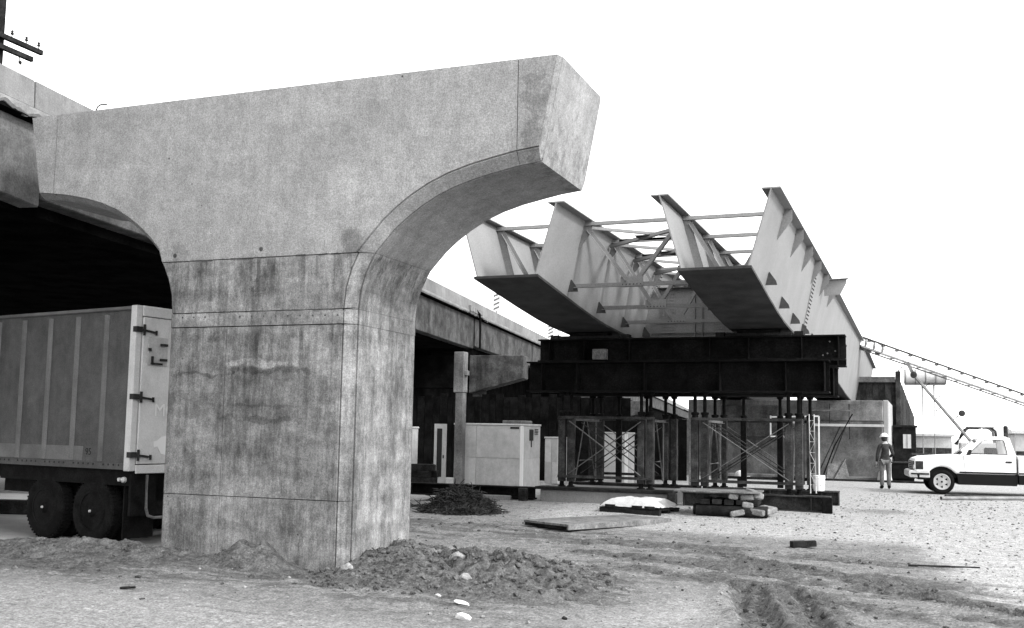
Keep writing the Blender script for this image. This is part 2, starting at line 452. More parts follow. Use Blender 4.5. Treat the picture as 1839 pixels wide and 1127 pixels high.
def ground_z(x, y):
    x, y = np.asarray(x, float), np.asarray(y, float)
    z = rise(x, y)
    near = sst(40, 24, y) * sst(-26, -16, x) * sst(14, 7, x)
    z = z + near * 0.10 * (fbm(x, y, 0.35, 3, 3) - 0.5)
    warp = 0.5 * (fbm(x, y, 0.8, 3, 91) - 0.5)
    m = np.exp(-(((x + 5.85 + warp) / 1.5) ** 2 + ((y - 12.9) / 1.5) ** 2) ** 1.3) + 0.75 * np.exp(-(((x + 7.3) / 0.55) ** 2 + ((y - 14.2 + warp) / 1.1) ** 2)) \
        + 0.55 * np.exp(-(((x + 4.5) / 0.9) ** 2 + ((y - 12.1) / 0.9) ** 2))
    rough = fbm(x, y, 2.6, 5, 11, 0.62)
    z = z + m * (0.15 + 0.55 * (rough - 0.42) + 0.42 * (np.abs(fbm(x, y, 4.6, 4, 201, 0.65) - 0.5) - 0.08))
    b = np.exp(-(((x + 8.75) / 0.42) ** 2 + ((y - 12.45) / 0.35) ** 2)) * 0.34 + np.exp(-(((x + 10.4) / 0.9) ** 2 + ((y - 12.3) / 0.5) ** 2)) * 0.10
    b2 = np.exp(-(((x + 12.0) / 1.9) ** 2 + ((y - 12.2) / 0.6) ** 2)) * 0.2
    z = z + (b + b2) * (0.5 + 1.0 * fbm(x, y, 3.2, 4, 29, 0.6))
    dirt = mud_mask(x, y)
    z = z + near * dirt * 0.17 * (fbm(x, y, 3.3, 5, 47, 0.68) - 0.5) + near * 0.018 * (fbm(x, y, 9.0, 3, 53) - 0.5)
    wob = 0.25 * (fbm(x, y, 0.9, 3, 71) - 0.5)
    for a, c, w, dp in RUTS:
        d, t = seg_dist(x + wob, y + wob, a, c)
        e = sst(0, 0.12, t) * sst(1, 0.85, t)
        z = z + e * (-dp * np.exp(-(d / w) ** 2) + dp * 0.5 * np.exp(-((d - 1.7 * w) / (0.6 * w)) ** 2) * (0.4 + 1.2 * fbm(x, y, 5.0, 3, 83)))
    z = z - 0.10 * np.exp(-(((x + 7.7) / 0.7) ** 2 + ((y - 12.2) / 0.6) ** 2))
    al = (x + 11.0) * math.cos(R(15)) + (y - 13.95) * math.sin(R(15)); ac = -(x + 11.0) * math.sin(R(15)) + (y - 13.95) * math.cos(R(15))
    z = z * (1 - sst(-0.1, 0.1, ac) * sst(0.5, 0.2, al)) - 0.3 * sst(-0.02, 0.12, ac) * sst(12.5, 10.0, ac) * sst(0.5, 0.3, al)
    return z
def mud_mask(x, y):
    g = 0.27 + 0.16 * np.exp(-(((x + 1.0) / 4.5) ** 2 + ((y - 15.2) / 2.2) ** 2))
    g = g + 0.6 * np.exp(-(((x + 5.9) / 2.3) ** 2 + ((y - 12.8) / 2.1) ** 2) ** 1.4)
    g = g + 0.35 * np.exp(-(((x + 4.3) / 1.0) ** 2 + ((y - 12.2) / 1.2) ** 2))
    g = g + 0.7 * np.exp(-(((x + 11.4) / 2.6) ** 2 + ((y - 11.8) / 1.3) ** 2))
    g = g + 0.25 * np.exp(-(((x + 8.6) / 2.2) ** 2 + ((y - 12.6) / 0.9) ** 2))
    g = g + 0.32 * np.exp(-(((x + 8.5) / 4.5) ** 2 + ((y - 18.6) / 1.5) ** 2))
    g = g - 0.16 * np.exp(-(((x + 2.9) / 0.95) ** 2 + ((y - 11.9) / 1.9) ** 2) ** 2)
    g = g - 0.10 * sst(10.8, 9.2, y + 0.2 * (x + 8))
    g = g - 0.42 * sst(18.5, 21, y) * sst(-9.0, -5.5, x)
    g = g - 0.6 * sst(-0.6, 1.4, x) * sst(12.0, 15.5, y)
    g = g - 0.3 * sst(24, 30, y)
    g = g + 0.45 * np.exp(-(((x + 0.9) / 1.3) ** 2 + ((y - 25.8) / 1.5) ** 2))
    for a, c, w, dp in RUTS:
        d, t = seg_dist(x, y, a, c)
        g = g + (0.36 if w > 0.1 else 0.44) * sst(0, 0.15, t) * sst(1, 0.8, t) * np.exp(-(d / (1.5 * w)) ** 2)
    return np.clip(g, 0, 1)

def axis(parts):
    out = []
    for a, b, s in parts:
        n = max(1, int(round((b - a) / s)))
        out += [a + (b - a) * i / n for i in range(n)]
    out.append(parts[-1][1])
    return np.array(out)
gx = axis([(-900, -200, 100), (-200, -60, 20), (-60, -22, 2.5), (-22, -14, 0.35), (-14, 3.2, 0.045), (3.2, 8, 0.3), (8, 40, 2.5), (40, 200, 20), (200, 900, 100)])
gy = axis([(-300, -20, 40), (-20, 4, 4), (4, 8.5, 0.3), (8.5, 19, 0.045), (19, 28, 0.12), (28, 50, 0.4), (50, 120, 3.5), (120, 400, 30), (400, 2000, 200)])
GX, GY = np.meshgrid(gx, gy)
GZ = ground_z(GX, GY)
nx, ny = len(gx), len(gy)
me = bpy.data.meshes.new('ground')
me.vertices.add(nx * ny)
me.vertices.foreach_set('co', np.stack([GX, GY, GZ], -1).astype(np.float32).ravel())
ii, jj = np.meshgrid(np.arange(nx - 1), np.arange(ny - 1))
q = (jj * nx + ii).ravel()
quads = np.stack([q, q + 1, q + 1 + nx, q + nx], -1).astype(np.int32)
me.loops.add(quads.size); me.loops.foreach_set('vertex_index', quads.ravel())
me.polygons.add(len(quads)); me.polygons.foreach_set('loop_start', np.arange(0, quads.size, 4, dtype=np.int32))
me.update(calc_edges=True)
me.shade_smooth()
mudv = mud_mask(GX, GY).astype(np.float32).ravel()
attr = me.attributes.new('mud', 'FLOAT', 'POINT'); attr.data.foreach_set('value', mudv)
me.materials.append(M['ground'])
ground = bpy.data.objects.new('ground', me); col.objects.link(ground)
tag(ground, 'churned pale gravel and dirt ground of the building site', 'ground', kind='structure')

def gz(x, y): return float(ground_z(np.array([x]), np.array([y]))[0])

# concrete pavement that the trailer stands on
mb = MB()
rd = Vector((math.cos(R(15)), math.sin(R(15)), 0)); rn = Vector((-rd.y, rd.x, 0))
p0 = Vector((-11.0, 13.95, 0))
a, b = p0 - rd * 45, p0 + rd * 0.35
c_, d_ = b + rn * 11, a + rn * 14
mb.hexa([(a.x, a.y, -0.5), (b.x, b.y, -0.5), (c_.x, c_.y, -0.5), (d_.x, d_.y, -0.5), (a.x, a.y, -0.05), (b.x, b.y, -0.05), (c_.x, c_.y, -0.05), (d_.x, d_.y, -0.05)])
o = mb.build('pavement', M['slab'], bevel=0.02)
tag(o, 'pale concrete pavement slab under the trailer', 'pavement', kind='structure')

# scattered clods, chips and stones (uncountable: one mesh each)
def scatter(name, mat, label, cat, spots, seed):
    rs = np.random.RandomState(seed)
    base = np.array([(0, 0, 1)] + [(0.894 * math.cos(k * 1.2566), 0.894 * math.sin(k * 1.2566), 0.447) for k in range(5)] + [(0.894 * math.cos(k * 1.2566 + 0.6283), 0.894 * math.sin(k * 1.2566 + 0.6283), -0.447) for k in range(5)] + [(0, 0, -1)], float)
    tri = np.array([(0, 1 + k, 1 + (k + 1) % 5) for k in range(5)] + [(1 + k, 6 + k, 1 + (k + 1) % 5) for k in range(5)] + [(1 + (k + 1) % 5, 6 + k, 6 + (k + 1) % 5) for k in range(5)] + [(11, 6 + (k + 1) % 5, 6 + k) for k in range(5)])
    V, Fc = [], []
    xs = np.array([s[0] for s in spots]); ys = np.array([s[1] for s in spots]); ss = np.array([s[2] for s in spots])
    zs = ground_z(xs, ys)
    for i in range(len(spots)):
        a = rs.uniform(0, 6.28); ca, sa = math.cos(a), math.sin(a)
        v = base * rs.uniform(0.6, 1.35, (12, 1)) * np.array([1.15, 0.95, 0.8]) * ss[i]
        v = np.stack([v[:, 0] * ca - v[:, 1] * sa, v[:, 0] * sa + v[:, 1] * ca, v[:, 2]], -1)
        V.append(v + np.array([xs[i], ys[i], zs[i] + 0.1 * ss[i]])); Fc.append(tri + 12 * i)
    V = np.concatenate(V); Fc = np.concatenate(Fc)
    m = bpy.data.meshes.new(name); m.from_pydata(V.tolist(), [], Fc.tolist()); m.materials.append(mat)
    o = bpy.data.objects.new(name, m); col.objects.link(o)
    return tag(o, label, cat, kind='stuff')
rs = np.random.RandomState(5)
def pts(n, x0, x1, y0, y1, prob, smin, smax, pw):
    x, y = rs.uniform(x0, x1, n), rs.uniform(y0, y1, n)
    keep = rs.rand(n) < prob(x, y, mud_mask(x, y))
    keep &= ~((x > -10.6) & (x < -7.3) & (y > 12.6) & (y < 14.75))
    keep &= ~((y > 24.0) & (x > -9) & (x < -1.9))
    x, y = x[keep], y[keep]
    sz = smin + (smax - smin) * rs.rand(len(x)) ** pw
    return list(zip(x, y, sz))
sp = pts(26000, -13.5, 2.5, 9, 20, lambda x, y, w: np.maximum(0, w - 0.3) ** 1.6 * 0.9, 0.008, 0.045, 4)
a = rs.uniform(0, 6.28, 4200); rr_ = rs.rand(4200) ** 0.55
a = a[:2300]; rr_ = rr_[:2300]
mx_, my_ = -5.75 + 2.1 * rr_ * np.cos(a), 12.8 + 2.0 * rr_ * np.sin(a)
sp += [(x, y, 0.007 + 0.045 * rs.rand() ** 4) for x, y in zip(mx_, my_) if not (x < -7.3 and y > 12.55)]
scatter('dirt_clods', M['clod'], 'loose dirt clods lying over the churned soil', 'dirt', sp, 1)
sp = pts(14000, -9, 7, 10, 34, lambda x, y, w: (1 - w) ** 2, 0.006, 0.028, 4)
scatter('gravel_chips', M['chip'], 'scattered gravel chips over the pale hardstanding', 'gravel', sp, 2)
sp = pts(1800, -12, 7, 8.8, 32, lambda x, y, w: 0.25 + 0.5 * (x > -4), 0.006, 0.034, 6)
scatter('dark_crumbs', M['crumb'], 'sparse dark crumbs of mud dropped over the pale gravel', 'mud', sp, 3)

def rock(name, label, x, y, sx, sy, sz, mat, seed, rot=0.0, group=None):
    import bmesh
    bm = bmesh.new(); bmesh.ops.create_icosphere(bm, subdivisions=2, radius=1.0)
    r = random.Random(seed)
    pl = [(Vector((r.uniform(-1, 1), r.uniform(-1, 1), r.uniform(-1, 1))).normalized(), r.uniform(0.55, 0.85)) for _ in range(11)]
    for v in bm.verts:
        for n, d in pl:
            k = v.co.dot(n)
            if k > d: v.co -= n * (k - d)
        v.co = Vector((v.co.x * sx, v.co.y * sy, v.co.z * sz))
    m = bpy.data.meshes.new(name); bm.to_mesh(m); bm.free(); m.materials.append(mat)
    o = bpy.data.objects.new(name, m); col.objects.link(o)
    o.location = (x, y, gz(x, y) + sz * 0.45); o.rotation_euler = (0.1, 0.2, rot)
    return tag(o, label, 'rock', group)
rock('broken_stone', 'large pale broken stone on the dirt mound right of the pier', -5.62, 12.6, 0.17, 0.13, 0.11, M['rock'], 1)
rock('broken_stone', 'bright white stone lying lowest at the bottom edge of the photo', -4.38, 9.95, 0.10, 0.07, 0.045, M['tarp'], 2, 0.4)
rock('broken_stone', 'flat white stone sliver just above the lowest white stone', -4.75, 10.72, 0.11, 0.045, 0.025, M['tarp'], 3, 0.1)
rock('broken_stone', 'small white stone at the left foot of the dirt mound', -5.15, 10.95, 0.045, 0.03, 0.02, M['tarp'], 4, 0.2)
rock('broken_stone', 'dull grey stone half buried in the middle of the dirt mound', -5.15, 11.75, 0.12, 0.1, 0.07, M['rock'], 5, 1.2)
rock('broken_stone', 'pale stone in the dirt close to the pier corner', -6.95, 12.0, 0.11, 0.09, 0.08, M['rock'], 6, 0.7)
def lump(label, x, y, l, w, rot, name='timber_offcut', mat='timber_dark', cat='timber'):
    m = MB(); m.bar((-l / 2, 0, 0), (l * 0.1, 0.01, 0.01), w, w * 0.8); m.bar((l * 0.1, 0.01, 0.008), (l / 2, -0.03, 0.02), w * 0.9, w * 0.75)
    o = m.build(name, M[mat], bevel=0.006); o.location = (x, y, gz(x, y) + w * 0.4); o.rotation_euler = (0, 0, rot)
    return tag(o, label, cat)
lump('short dark offcut lying on the pale ground below the trailer', -8.5, 9.75, 0.2, 0.035, 0.2)
lump('chunky dark offcut lying on the tracked gravel right of centre', -1.9, 18.3, 0.42, 0.13, 0.5)
lump('long thin dark stick lying on the gravel at right', 0.25, 17.2, 1.0, 0.03, 0.1)

# ================================================================== HAMMERHEAD PIER
XC, Y0, Y1 = -8.95, 12.65, 14.68
pier = thing('bridge_pier', 'tall pale concrete hammerhead pier with arched cantilevers in the foreground', 'bridge pier', (XC, 13.665, 0))
def offset_poly(poly, offs):
    """poly counter-clockwise [(x,z)], offs[i] inward offset of edge i -> i+1"""
    n = len(poly); out = []
    def line(i):
        a, b = Vector(poly[i]), Vector(poly[(i + 1) % n])
        d = (b - a).normalized(); nrm = Vector((-d.y, d.x))
        return a + nrm * offs[i], d
    for i in range(n):
        p, d = line((i - 1) % n); q_, e = line(i)
        cr = d.x * e.y - d.y * e.x
        if abs(cr) < 0.05: out.append(((p + q_) / 2 + (Vector(poly[i]) - ((p + q_) / 2)).project((d + e).normalized())))
        else:
            t = ((q_.x - p.x) * e.y - (q_.y - p.y) * e.x) / cr
            out.append(p + d * t)
    return [(v.x, v.y) for v in out]
def pier_piece(name, poly, offs, mat=M['pier'], proud=0.0):
    """extrusion across the pier with chamfered arrises and a rustication groove along both chamfer edges"""
    mb = MB(); n = len(poly)
    y0, y1 = Y0 - proud, Y1 + proud
    # (offset on chamfered edges, offset factor on joint edges, depth behind the face)
    prof = [(CH + 0.018, 1.0, 0.0), (CH + 0.010, 1.0, 0.028), (CH - 0.012, 0.9, 0.008), (0.010, 0.3, CD - 0.008), (0.055, 0.2, CD - 0.004), (0.055, 0.2, CD + 0.020), (0.0, 0.0, CD + 0.022)]
    rings = []
    for oc, g, dy in prof:
        pl = offset_poly(poly, [oc * o / CH if o >= CH * 0.4 else o * g for o in offs])
        rings.append((pl, dy))
    L = [[(XC + x, y0 + dy, z) for x, z in pl] for pl, dy in rings] + [[(XC + x, y1 - dy, z) for x, z in pl] for pl, dy in reversed(rings)]
    vs = [p for ring in L for p in ring]
    m = len(L)
    fs = [tuple(range(n)), tuple(range(m * n - 1, (m - 1) * n - 1, -1))]
    for k in range(m - 1):
        fs += [(k * n + i, (k + 1) * n + i, (k + 1) * n + (i + 1) % n, k * n + (i + 1) % n) for i in range(n)]
    mb.add(vs, fs)
    return mb.build(name, mat, pier, world=True)
CH = 0.17
CD = 0.13
CL = 0.08
W, G = 1.6, 0.005
XS = -0.52
pier_piece('column_base', [(-W, -0.8), (XS - .0008, -0.8), (XS - .0008, 0.9185), (-W, 0.9185)], [G, 0.003, G, CL])
pier_piece('column_base', [(XS + .0008, -0.8), (W, -0.8), (W, 0.9185), (XS + .0008, 0.9185)], [G, CH, G, 0.003])
pier_piece('column_shaft', [(-W, 0.920), (XS - .0008, 0.920), (XS - .0008, 3.372), (-W, 3.372)], [G, 0.003, G, CL])
pier_piece('column_shaft', [(XS + .0008, 0.920), (W, 0.920), (W, 3.372), (XS + .0008, 3.372)], [G, CH, G, 0.003])
pier_piece('column_band', [(-W - .004, 3.376), (W + .004, 3.376), (W + .004, 3.586), (-W - .004, 3.586)], [G, CH, G, CL], proud=0.006)
arc = [(1.6, 3.6), (1.625, 3.85), (1.69, 4.08), (1.775, 4.26), (1.84, 4.372)]
arc2 = [(1.84, 4.376), (1.95, 4.50), (2.11, 4.67), (2.30, 4.83), (2.52, 4.985), (2.77, 5.125), (3.05, 5.24), (3.38, 5.335), (3.73, 5.41)]
upper = [(-1.6, 3.590), (1.6, 3.590)] + arc[1:] + [(-x, z) for x, z in reversed(arc)][:-1]
pier_piece('column_neck', upper, [G] + [CH] * 4 + [G] + [CL] * 4)
XJ = 3.99
cap = [(-1.84, 4.376)] + arc2 + [(XJ - .0008, 5.455), (XJ - .0008, 6.9), (-XJ + .0008, 6.9), (-XJ + .0008, 5.505)] + [(-x + 0.05, z + 0.05) for x, z in reversed(arc2)][:-1]
offs = [G] + [CH] * 9 + [G, 0.012, G] + [CL] * 9
pier_piece('cap_beam', cap, offs)
for s in (1, -1):
    e = [(XJ + .0008, 5.455), (4.30, 5.49), (4.57, 6.9), (XJ + .0008, 6.9)]
    offs = [CH, 0.035, 0.012, G]
    if s < 0:
        e = [(-x, z + (0.05 if z < 6 else 0)) for x, z in reversed(e)]; offs = [0.012, 0.035, CL, G]
    pier_piece('cap_end', e, offs)
for i in range(14):
    x = -1.32 + i * 0.205
    if i in (3, 4): continue
    MB().lathe((XC + x, Y0 - 0.0085, 3.525 - 0.002 * i), (0, 1, 0), [(0, 0.015), (0.001, 0.015)], 8).build('tie_hole', M['gusset'], pier, world=True)
for x, z in ((-1.52, 4.47), (0.02, 4.5), (-0.02, 4.05)):
    MB().lathe((XC + x, Y0 - 0.004, z), (0, 1, 0), [(0, 0.02), (0.003, 0.035)], 10).build('form_cone', M['conc'], pier, world=True)
# ragged mortar lip left along the lift joint
mb = MB()
r = random.Random(3)
for zj, x0, x1 in ((4.374, -1.62, 1.55), (3.588, -1.5, 1.5)):
    x = x0
    while x < x1:
        l = r.uniform(0.04, 0.22)
        if r.random() < 0.62: mb.bar((XC + x, Y0 - 0.001, zj + r.uniform(-.006, .006)), (XC + x + l, Y0 - 0.001, zj + r.uniform(-.006, .006)), 0.014, r.uniform(0.006, 0.016))
        x += l
tag(mb.build('joint_mortar', M['conc'], pier, world=True), kind='stuff')
mb = MB(); mb.tube([(-12.25, 12.75, 6.86), (-12.25, 12.75, 6.93), (-12.22, 12.75, 6.985), (-12.16, 12.75, 7.01), (-12.04, 12.75, 7.0)], 0.011, 6)
mb.build('rebar_hook', M['steel_dark'], pier, world=True, smooth=50)

# ================================================================== EXISTING BRIDGE
BR = R(8.9)
bridge = thing('concrete_bridge', 'old concrete road bridge with pale parapet running into the distance on the left', 'bridge', (-14.23, 13.5, 0), BR)
yb0, yb1 = -26.0, 235.0
MB().box(-16.0, -0.02, yb0, yb1, 7.16, 7.34).build('deck_slab', M['conc_shade'], bridge)
# ragged broken deck edge
r = random.Random(9)
ys_ = []
y = yb0
while y < 200:
    ys_.append(y)
    y += r.uniform(0.05, 0.13) if (-4 < y < 5 or 26 < y < 33) else 2.5
vs, fs = [], []
wob = 0.0
for k, y in enumerate(ys_):
    rg = (-4 < y < 5 or 26 < y < 33)
    wob = 0.7 * wob + r.uniform(-0.03, 0.03) if rg else 0.0
    o_, b_ = (0.012 + wob * 0.7 + r.uniform(-.012, .012), 7.19 + wob + r.uniform(-.02, .02)) if rg else (0.012, 7.19)
    vs += [(-0.2, y, 7.185), (o_ - 0.03, y, b_), (o_, y, b_ + 0.05), (o_ * 0.5, y, 7.30), (-0.005, y, 7.343), (-0.2, y, 7.343)]
for k in range(len(ys_) - 1):
    for m_ in range(6): fs.append((k * 6 + m_, k * 6 + (m_ + 1) % 6, (k + 1) * 6 + (m_ + 1) % 6, (k + 1) * 6 + m_))
mb = MB().add(vs, fs)
mb.build('deck_edge', M['conc_pale'], bridge)
y = yb0 + 0.9; k = 0
while y < yb1:
    l = 5.0 if y < 80 else 20.0
    for x0, x1 in ((-0.26, -0.02), (-15.98, -15.75)):
        MB().prism([(x1, y + .02, 7.345), (x1 - 0.02 if x1 > -1 else x1, y + .02, 7.84), (x0 + .02, y + .02, 7.84), (x0, y + .02, 7.345)],
                   [(x1, y + l - .02, 7.345), (x1 - 0.02 if x1 > -1 else x1, y + l - .02, 7.84), (x0 + .02, y + l - .02, 7.84), (x0, y + l - .02, 7.345)]).build('parapet_panel', M['conc_pale'], bridge, bevel=0.012)
    y += l; k += 1
spans = [(-26, -2.2), (-2.1, 0.42), (0.44, 30.9), (31.2, 62.0), (62.2, 93), (93.2, 150), (150.2, 235)]
for i, (a, b) in enumerate(spans):
    MB().prism([(-0.22, a, 5.86 if i < 4 else 5.7), (-0.22, a, 7.15), (-0.62, a, 7.15), (-0.62, a, 5.86)], [(-0.22, b, 5.72), (-0.22, b, 7.15), (-0.62, b, 7.15), (-0.62, b, 5.72)]).build('fascia_girder', M['conc_mid'] if i < 2 else M['conc'], bridge, bevel=0.02)
    MB().box(-15.4, -0.64, a, b, 5.66, 7.155).build('soffit_fill', M['conc_shade'], bridge)  # solid fill, added so the underside stays evenly dark
# scupper pipe at the joint
mb = MB(); mb.tube([(0.02, 30.4, 7.45), (0.1, 30.7, 7.3), (0.06, 31.0, 7.12), (0.06, 31.05, 6.6), (0.06, 31.05, 5.75)], 0.055, 8)
mb.build('drain_pipe', M['steel_dark'], bridge, smooth=50)
mb = MB()
for i in range(5): mb.box(-0.1, 0.05 + 0.04 * r.random(), 29.2 + i * 0.45, 29.5 + i * 0.5, 7.28 + 0.05 * r.random(), 7.42 + 0.16 * r.random())
mb.build('broken_corner', M['conc_pale'], bridge)
# bents
def bent(y, ext, label, first):
    t = thing('bridge_bent', label, 'bridge pier', wmat(bridge) @ Vector((0, y, 0)), BR, 'bents carrying the old bridge')
    za, zb = 5.4, 5.62
    MB().prism([(ext, -0.5, 4.35), (ext, -0.5, za), (-0.3, -0.5, za), (-0.3, -0.5, 3.66)], [(ext, 0.5, 4.35), (ext, 0.5, za), (-0.3, 0.5, za), (-0.3, 0.5, 3.66)]).build('cap_beam', M['conc'], t, bevel=0.03)
    MB().box(-15.4, -0.304, -0.4, 0.4, 3.9, za).build('inner_cap', M['conc_shade'], t)  # cap and columns below the deck: their shade is painted in
    for x in (0.1, -5.8, -11.2):
        MB().box(x - 0.19, x + 0.19, -0.2, 0.2, -0.5, 3.9).build('column', M['conc'] if x > 0 else M['conc_shade'], t, bevel=0.03)
    MB().box(-0.2, 0.36, -0.24, 0.24, 3.3, 5.39).build('column_head', M['conc'], t, bevel=0.03)
    for j in range(8):
        xg = -0.42 - j * 2.15
        MB().box(xg - 0.2, xg + 0.2, -0.3, 0.3, za + 0.003, 5.655).build('bearing', M['conc_shade'], t)
    return t
bent(31.05, 2.25, 'near bent of the old bridge, haunched speckled cap end reaching out beside the pier', True)
bent(62.1, 2.25, 'second bent of the old bridge, half hidden behind the falsework', False)
bent(93.1, 2.25, 'farthest bent of the old bridge seen behind the falsework', False)
# added walls block the far light; their black colour holds the shade
o = MB().box(-3.4, -3.0, 30.0, 63.0, -0.4, 5.64).build('shade_wall', M['conc_shade'])
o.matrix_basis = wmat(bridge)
tag(o, 'added black wall closing off the light under the old bridge', 'wall')
o = MB().box(-3.4, -0.64, 63.1, 234.0, -0.4, 5.64).build('shade_wall', M['conc_shade'])
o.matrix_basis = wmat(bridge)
tag(o, 'added black approach wall closing off the light at the far end of the old bridge', 'wall')
# hazard boards on the parapet
def hazard(y, label):
    t = thing('hazard_board', label, 'sign', wmat(bridge) @ Vector((-0.14, y, 7.842)), BR, 'striped boards on the parapet')
    MB().box(-0.17, 0.17, -0.012, 0.012, 0.12, 1.02).build('board', M['hazard_white'], t)
    for k in range(4):
        z = 0.14 + k * 0.22
        MB().prism([(-0.165, -0.0145, z), (0.165, -0.0145, z + 0.15), (0.165, -0.0145, z + 0.15 + 0.1), (-0.165, -0.0145, z + 0.1)], [(-0.165, -0.0125, z), (0.165, -0.0125, z + 0.15), (0.165, -0.0125, z + 0.25), (-0.165, -0.0125, z + 0.1)]).build('stripe', M['hazard_dark'], t)
    MB().box(-0.03, 0.03, 0.0125, 0.05, 0.0, 1.05).build('post', M['steel_pale'], t)
hazard(35.0, 'nearer diagonally striped hazard board standing on the bridge parapet')
hazard(50.0, 'farther diagonally striped hazard board standing on the bridge parapet')
t = MB().lathe((0, 0, 0), (0, 0, 1), [(0, 0.035), (1.15, 0.03), (1.2, 0.0)], 8).build('parapet_post', M['steel_rust'])
t.location = wmat(bridge) @ Vector((-0.14, 53.0, 7.842)); tag(t, 'thin dark post on the parapet right of the farther hazard board', 'post')

# ================================================================== UTILITY POLE
pole = thing('utility_pole', 'dark wooden utility pole with two crossarms at the top left corner', 'utility pole', (-21.35, 18.8, 0))
mb = MB(); mb.tube([(0, 0, -0.5), (0, 0, 13.4)], [0.2, 0.15], 12); mb.build('pole_shaft', M['timber_dark'], pole, smooth=40)
for z, y0_, y1_ in ((11.5, -1.1, 1.22), (11.22, -0.9, 0.92)):
    a = MB().bar((0.2, y0_, z), (0.2, y1_, z), 0.1, 0.13).build('crossarm', M['timber_dark'], pole, bevel=0.01)
    ys = (0.25, 0.7, 1.1, -0.5, -0.9) if z > 11.4 else (0.7, -0.7)
    for y in ys:
        mb = MB()
        if z > 11.4: mb.lathe((0.2, y, z + 0.066), (0, 0, 1), [(0, 0.012), (0.07, 0.012), (0.075, 0.04), (0.11, 0.045), (0.115, 0.022), (0.135, 0.022), (0.14, 0.036), (0.175, 0.03), (0.19, 0.008)], 10)
        else: mb.lathe((0.2, y - 0.2 * (1 if y > 0 else -1), z - 0.07), (0.1, 0.25, -1), [(0, 0.012), (0.1, 0.012), (0.105, 0.04), (0.14, 0.045), (0.18, 0.03), (0.2, 0.01)], 10)
        mb.build('insulator', M['dark'], a, smooth=40)

# ================================================================== SEMI-TRAILER (local +x = towards its front, y = -side facing the camera)
TA = math.pi - R(10.5)
trailer = thing('box_trailer', 'grey ribbed box semi-trailer parked under the old bridge beside the pier', 'trailer', (-11.92, 13.55, -0.05), TA)
# local: x along length (away from rear), y: camera side is +y after the half turn
SY, TW, TL, ZB, ZT = 0.0, 2.5, 11.5, 1.26, 3.91
def ty(y): return -y   # depth away from the camera-facing side
body = MB().box(0.12, TL, -TW + 0.02, -0.02, ZB, ZT - 0.06).build('side_panel', M['alu'], trailer)
for i in range(15):
    x = 0.76 + i * 0.76
    MB().prism([(x - 0.05, -0.018, ZB + 0.1), (x - 0.028, 0.022, ZB + 0.1), (x + 0.028, 0.022, ZB + 0.1), (x + 0.05, -0.018, ZB + 0.1)], [(x - 0.05, -0.018, ZT - 0.12), (x - 0.028, 0.022, ZT - 0.12), (x + 0.028, 0.022, ZT - 0.12), (x + 0.05, -0.018, ZT - 0.12)]).build('side_rib', M['alu_pale'], trailer)
for i in range(4):
    x0 = 0.82 + i * 0.76 if i else 1.2
    MB().box(x0 if i else 1.22, (0.70 + 0.76 * (i + 1)), -0.019, -0.013, ZB + 0.1, ZB + 0.34).build('lower_band', M['alu_pale'], trailer)
MB().box(0.06, TL, -TW, 0.02, ZT - 0.06, ZT).build('roof_rail', M['alu_pale'], trailer, bevel=0.012)
MB().box(0.1, TL, -TW, 0.012, ZB - 0.02, ZB + 0.08).build('bottom_rail', M['alu'], trailer)
mb = MB()
for i in range(60):
    x = 0.25 + i * 0.13
    if i % 6 in (4,): continue
    mb.lathe((x, 0.0125, ZB + 0.055), (0, 1, 0), [(0, 0.02), (0.006, 0.018), (0.01, 0.0)], 6)
tag(mb.build('rail_bolts', M['dark'], trailer), kind='stuff')
MB().box(-0.02, 0.12, -0.1, 0.025, ZB - 0.04, ZT + 0.01).build('rear_post', M['door_white'], trailer, bevel=0.01)
MB().box(-0.02, 0.12, -TW, -TW + 0.1, ZB - 0.04, ZT + 0.01).build('rear_post', M['door_white'], trailer, bevel=0.01)
MB().box(-0.03, 0.12, -TW + 0.1, -0.1, ZT - 0.16, ZT + 0.012).build('rear_header', M['door_white'], trailer, bevel=0.01)
MB().box(-0.04, 0.12, -TW + 0.1, -0.1, ZB - 0.08, ZB + 0.06).build('rear_sill', M['door_white'], trailer, bevel=0.01)
for ya, yb in ((-1.24, -0.115), (-TW + 0.115, -1.26)):
    d = MB().box(-0.035, 0.03, ya, yb, ZB + 0.075, ZT - 0.175).build('rear_door', M['door_white'], trailer, bevel=0.008)
    if ya > -1.3:
        # inspection hatch, its handles, and hinges
        MB().box(-0.045, -0.036, -0.62, -0.22, 2.95, 3.42).build('hatch', M['dull_white'], d, bevel=0.006)
        mb = MB(); mb.bar((-0.06, -0.5, 2.98), (-0.06, -0.28, 2.98), 0.03, 0.03); mb.bar((-0.06, -0.3, 2.97), (-0.06, -0.3, 3.1), 0.03, 0.03); mb.build('hatch_handle', M['dark'], d)
        for hb in ((-0.27, -0.22, 3.18, 3.23), (-0.6, -0.46, 3.28, 3.32), (-0.6, -0.46, 3.03, 3.07)): MB().box(-0.07, -0.046, *hb).build('hatch_latch', M['dark'], d)
        for z in (ZB + 0.22, 2.42, 3.52):
            mb = MB(); mb.box(-0.055, 0.04, -0.09, 0.034, z - 0.04, z + 0.05); mb.bar((-0.055, -0.08, z), (-0.055, -0.36, z - 0.03), 0.03, 0.032); mb.lathe((-0.058, -0.36, z - 0.075), (0, 0, 1), [(0, 0.02), (0.08, 0.02)], 8); mb.lathe((-0.055, -0.12, z - 0.09), (0, 0, 1), [(0, 0.022), (0.18, 0.022)], 8)
            mb.build('hinge', M['dark'], d)
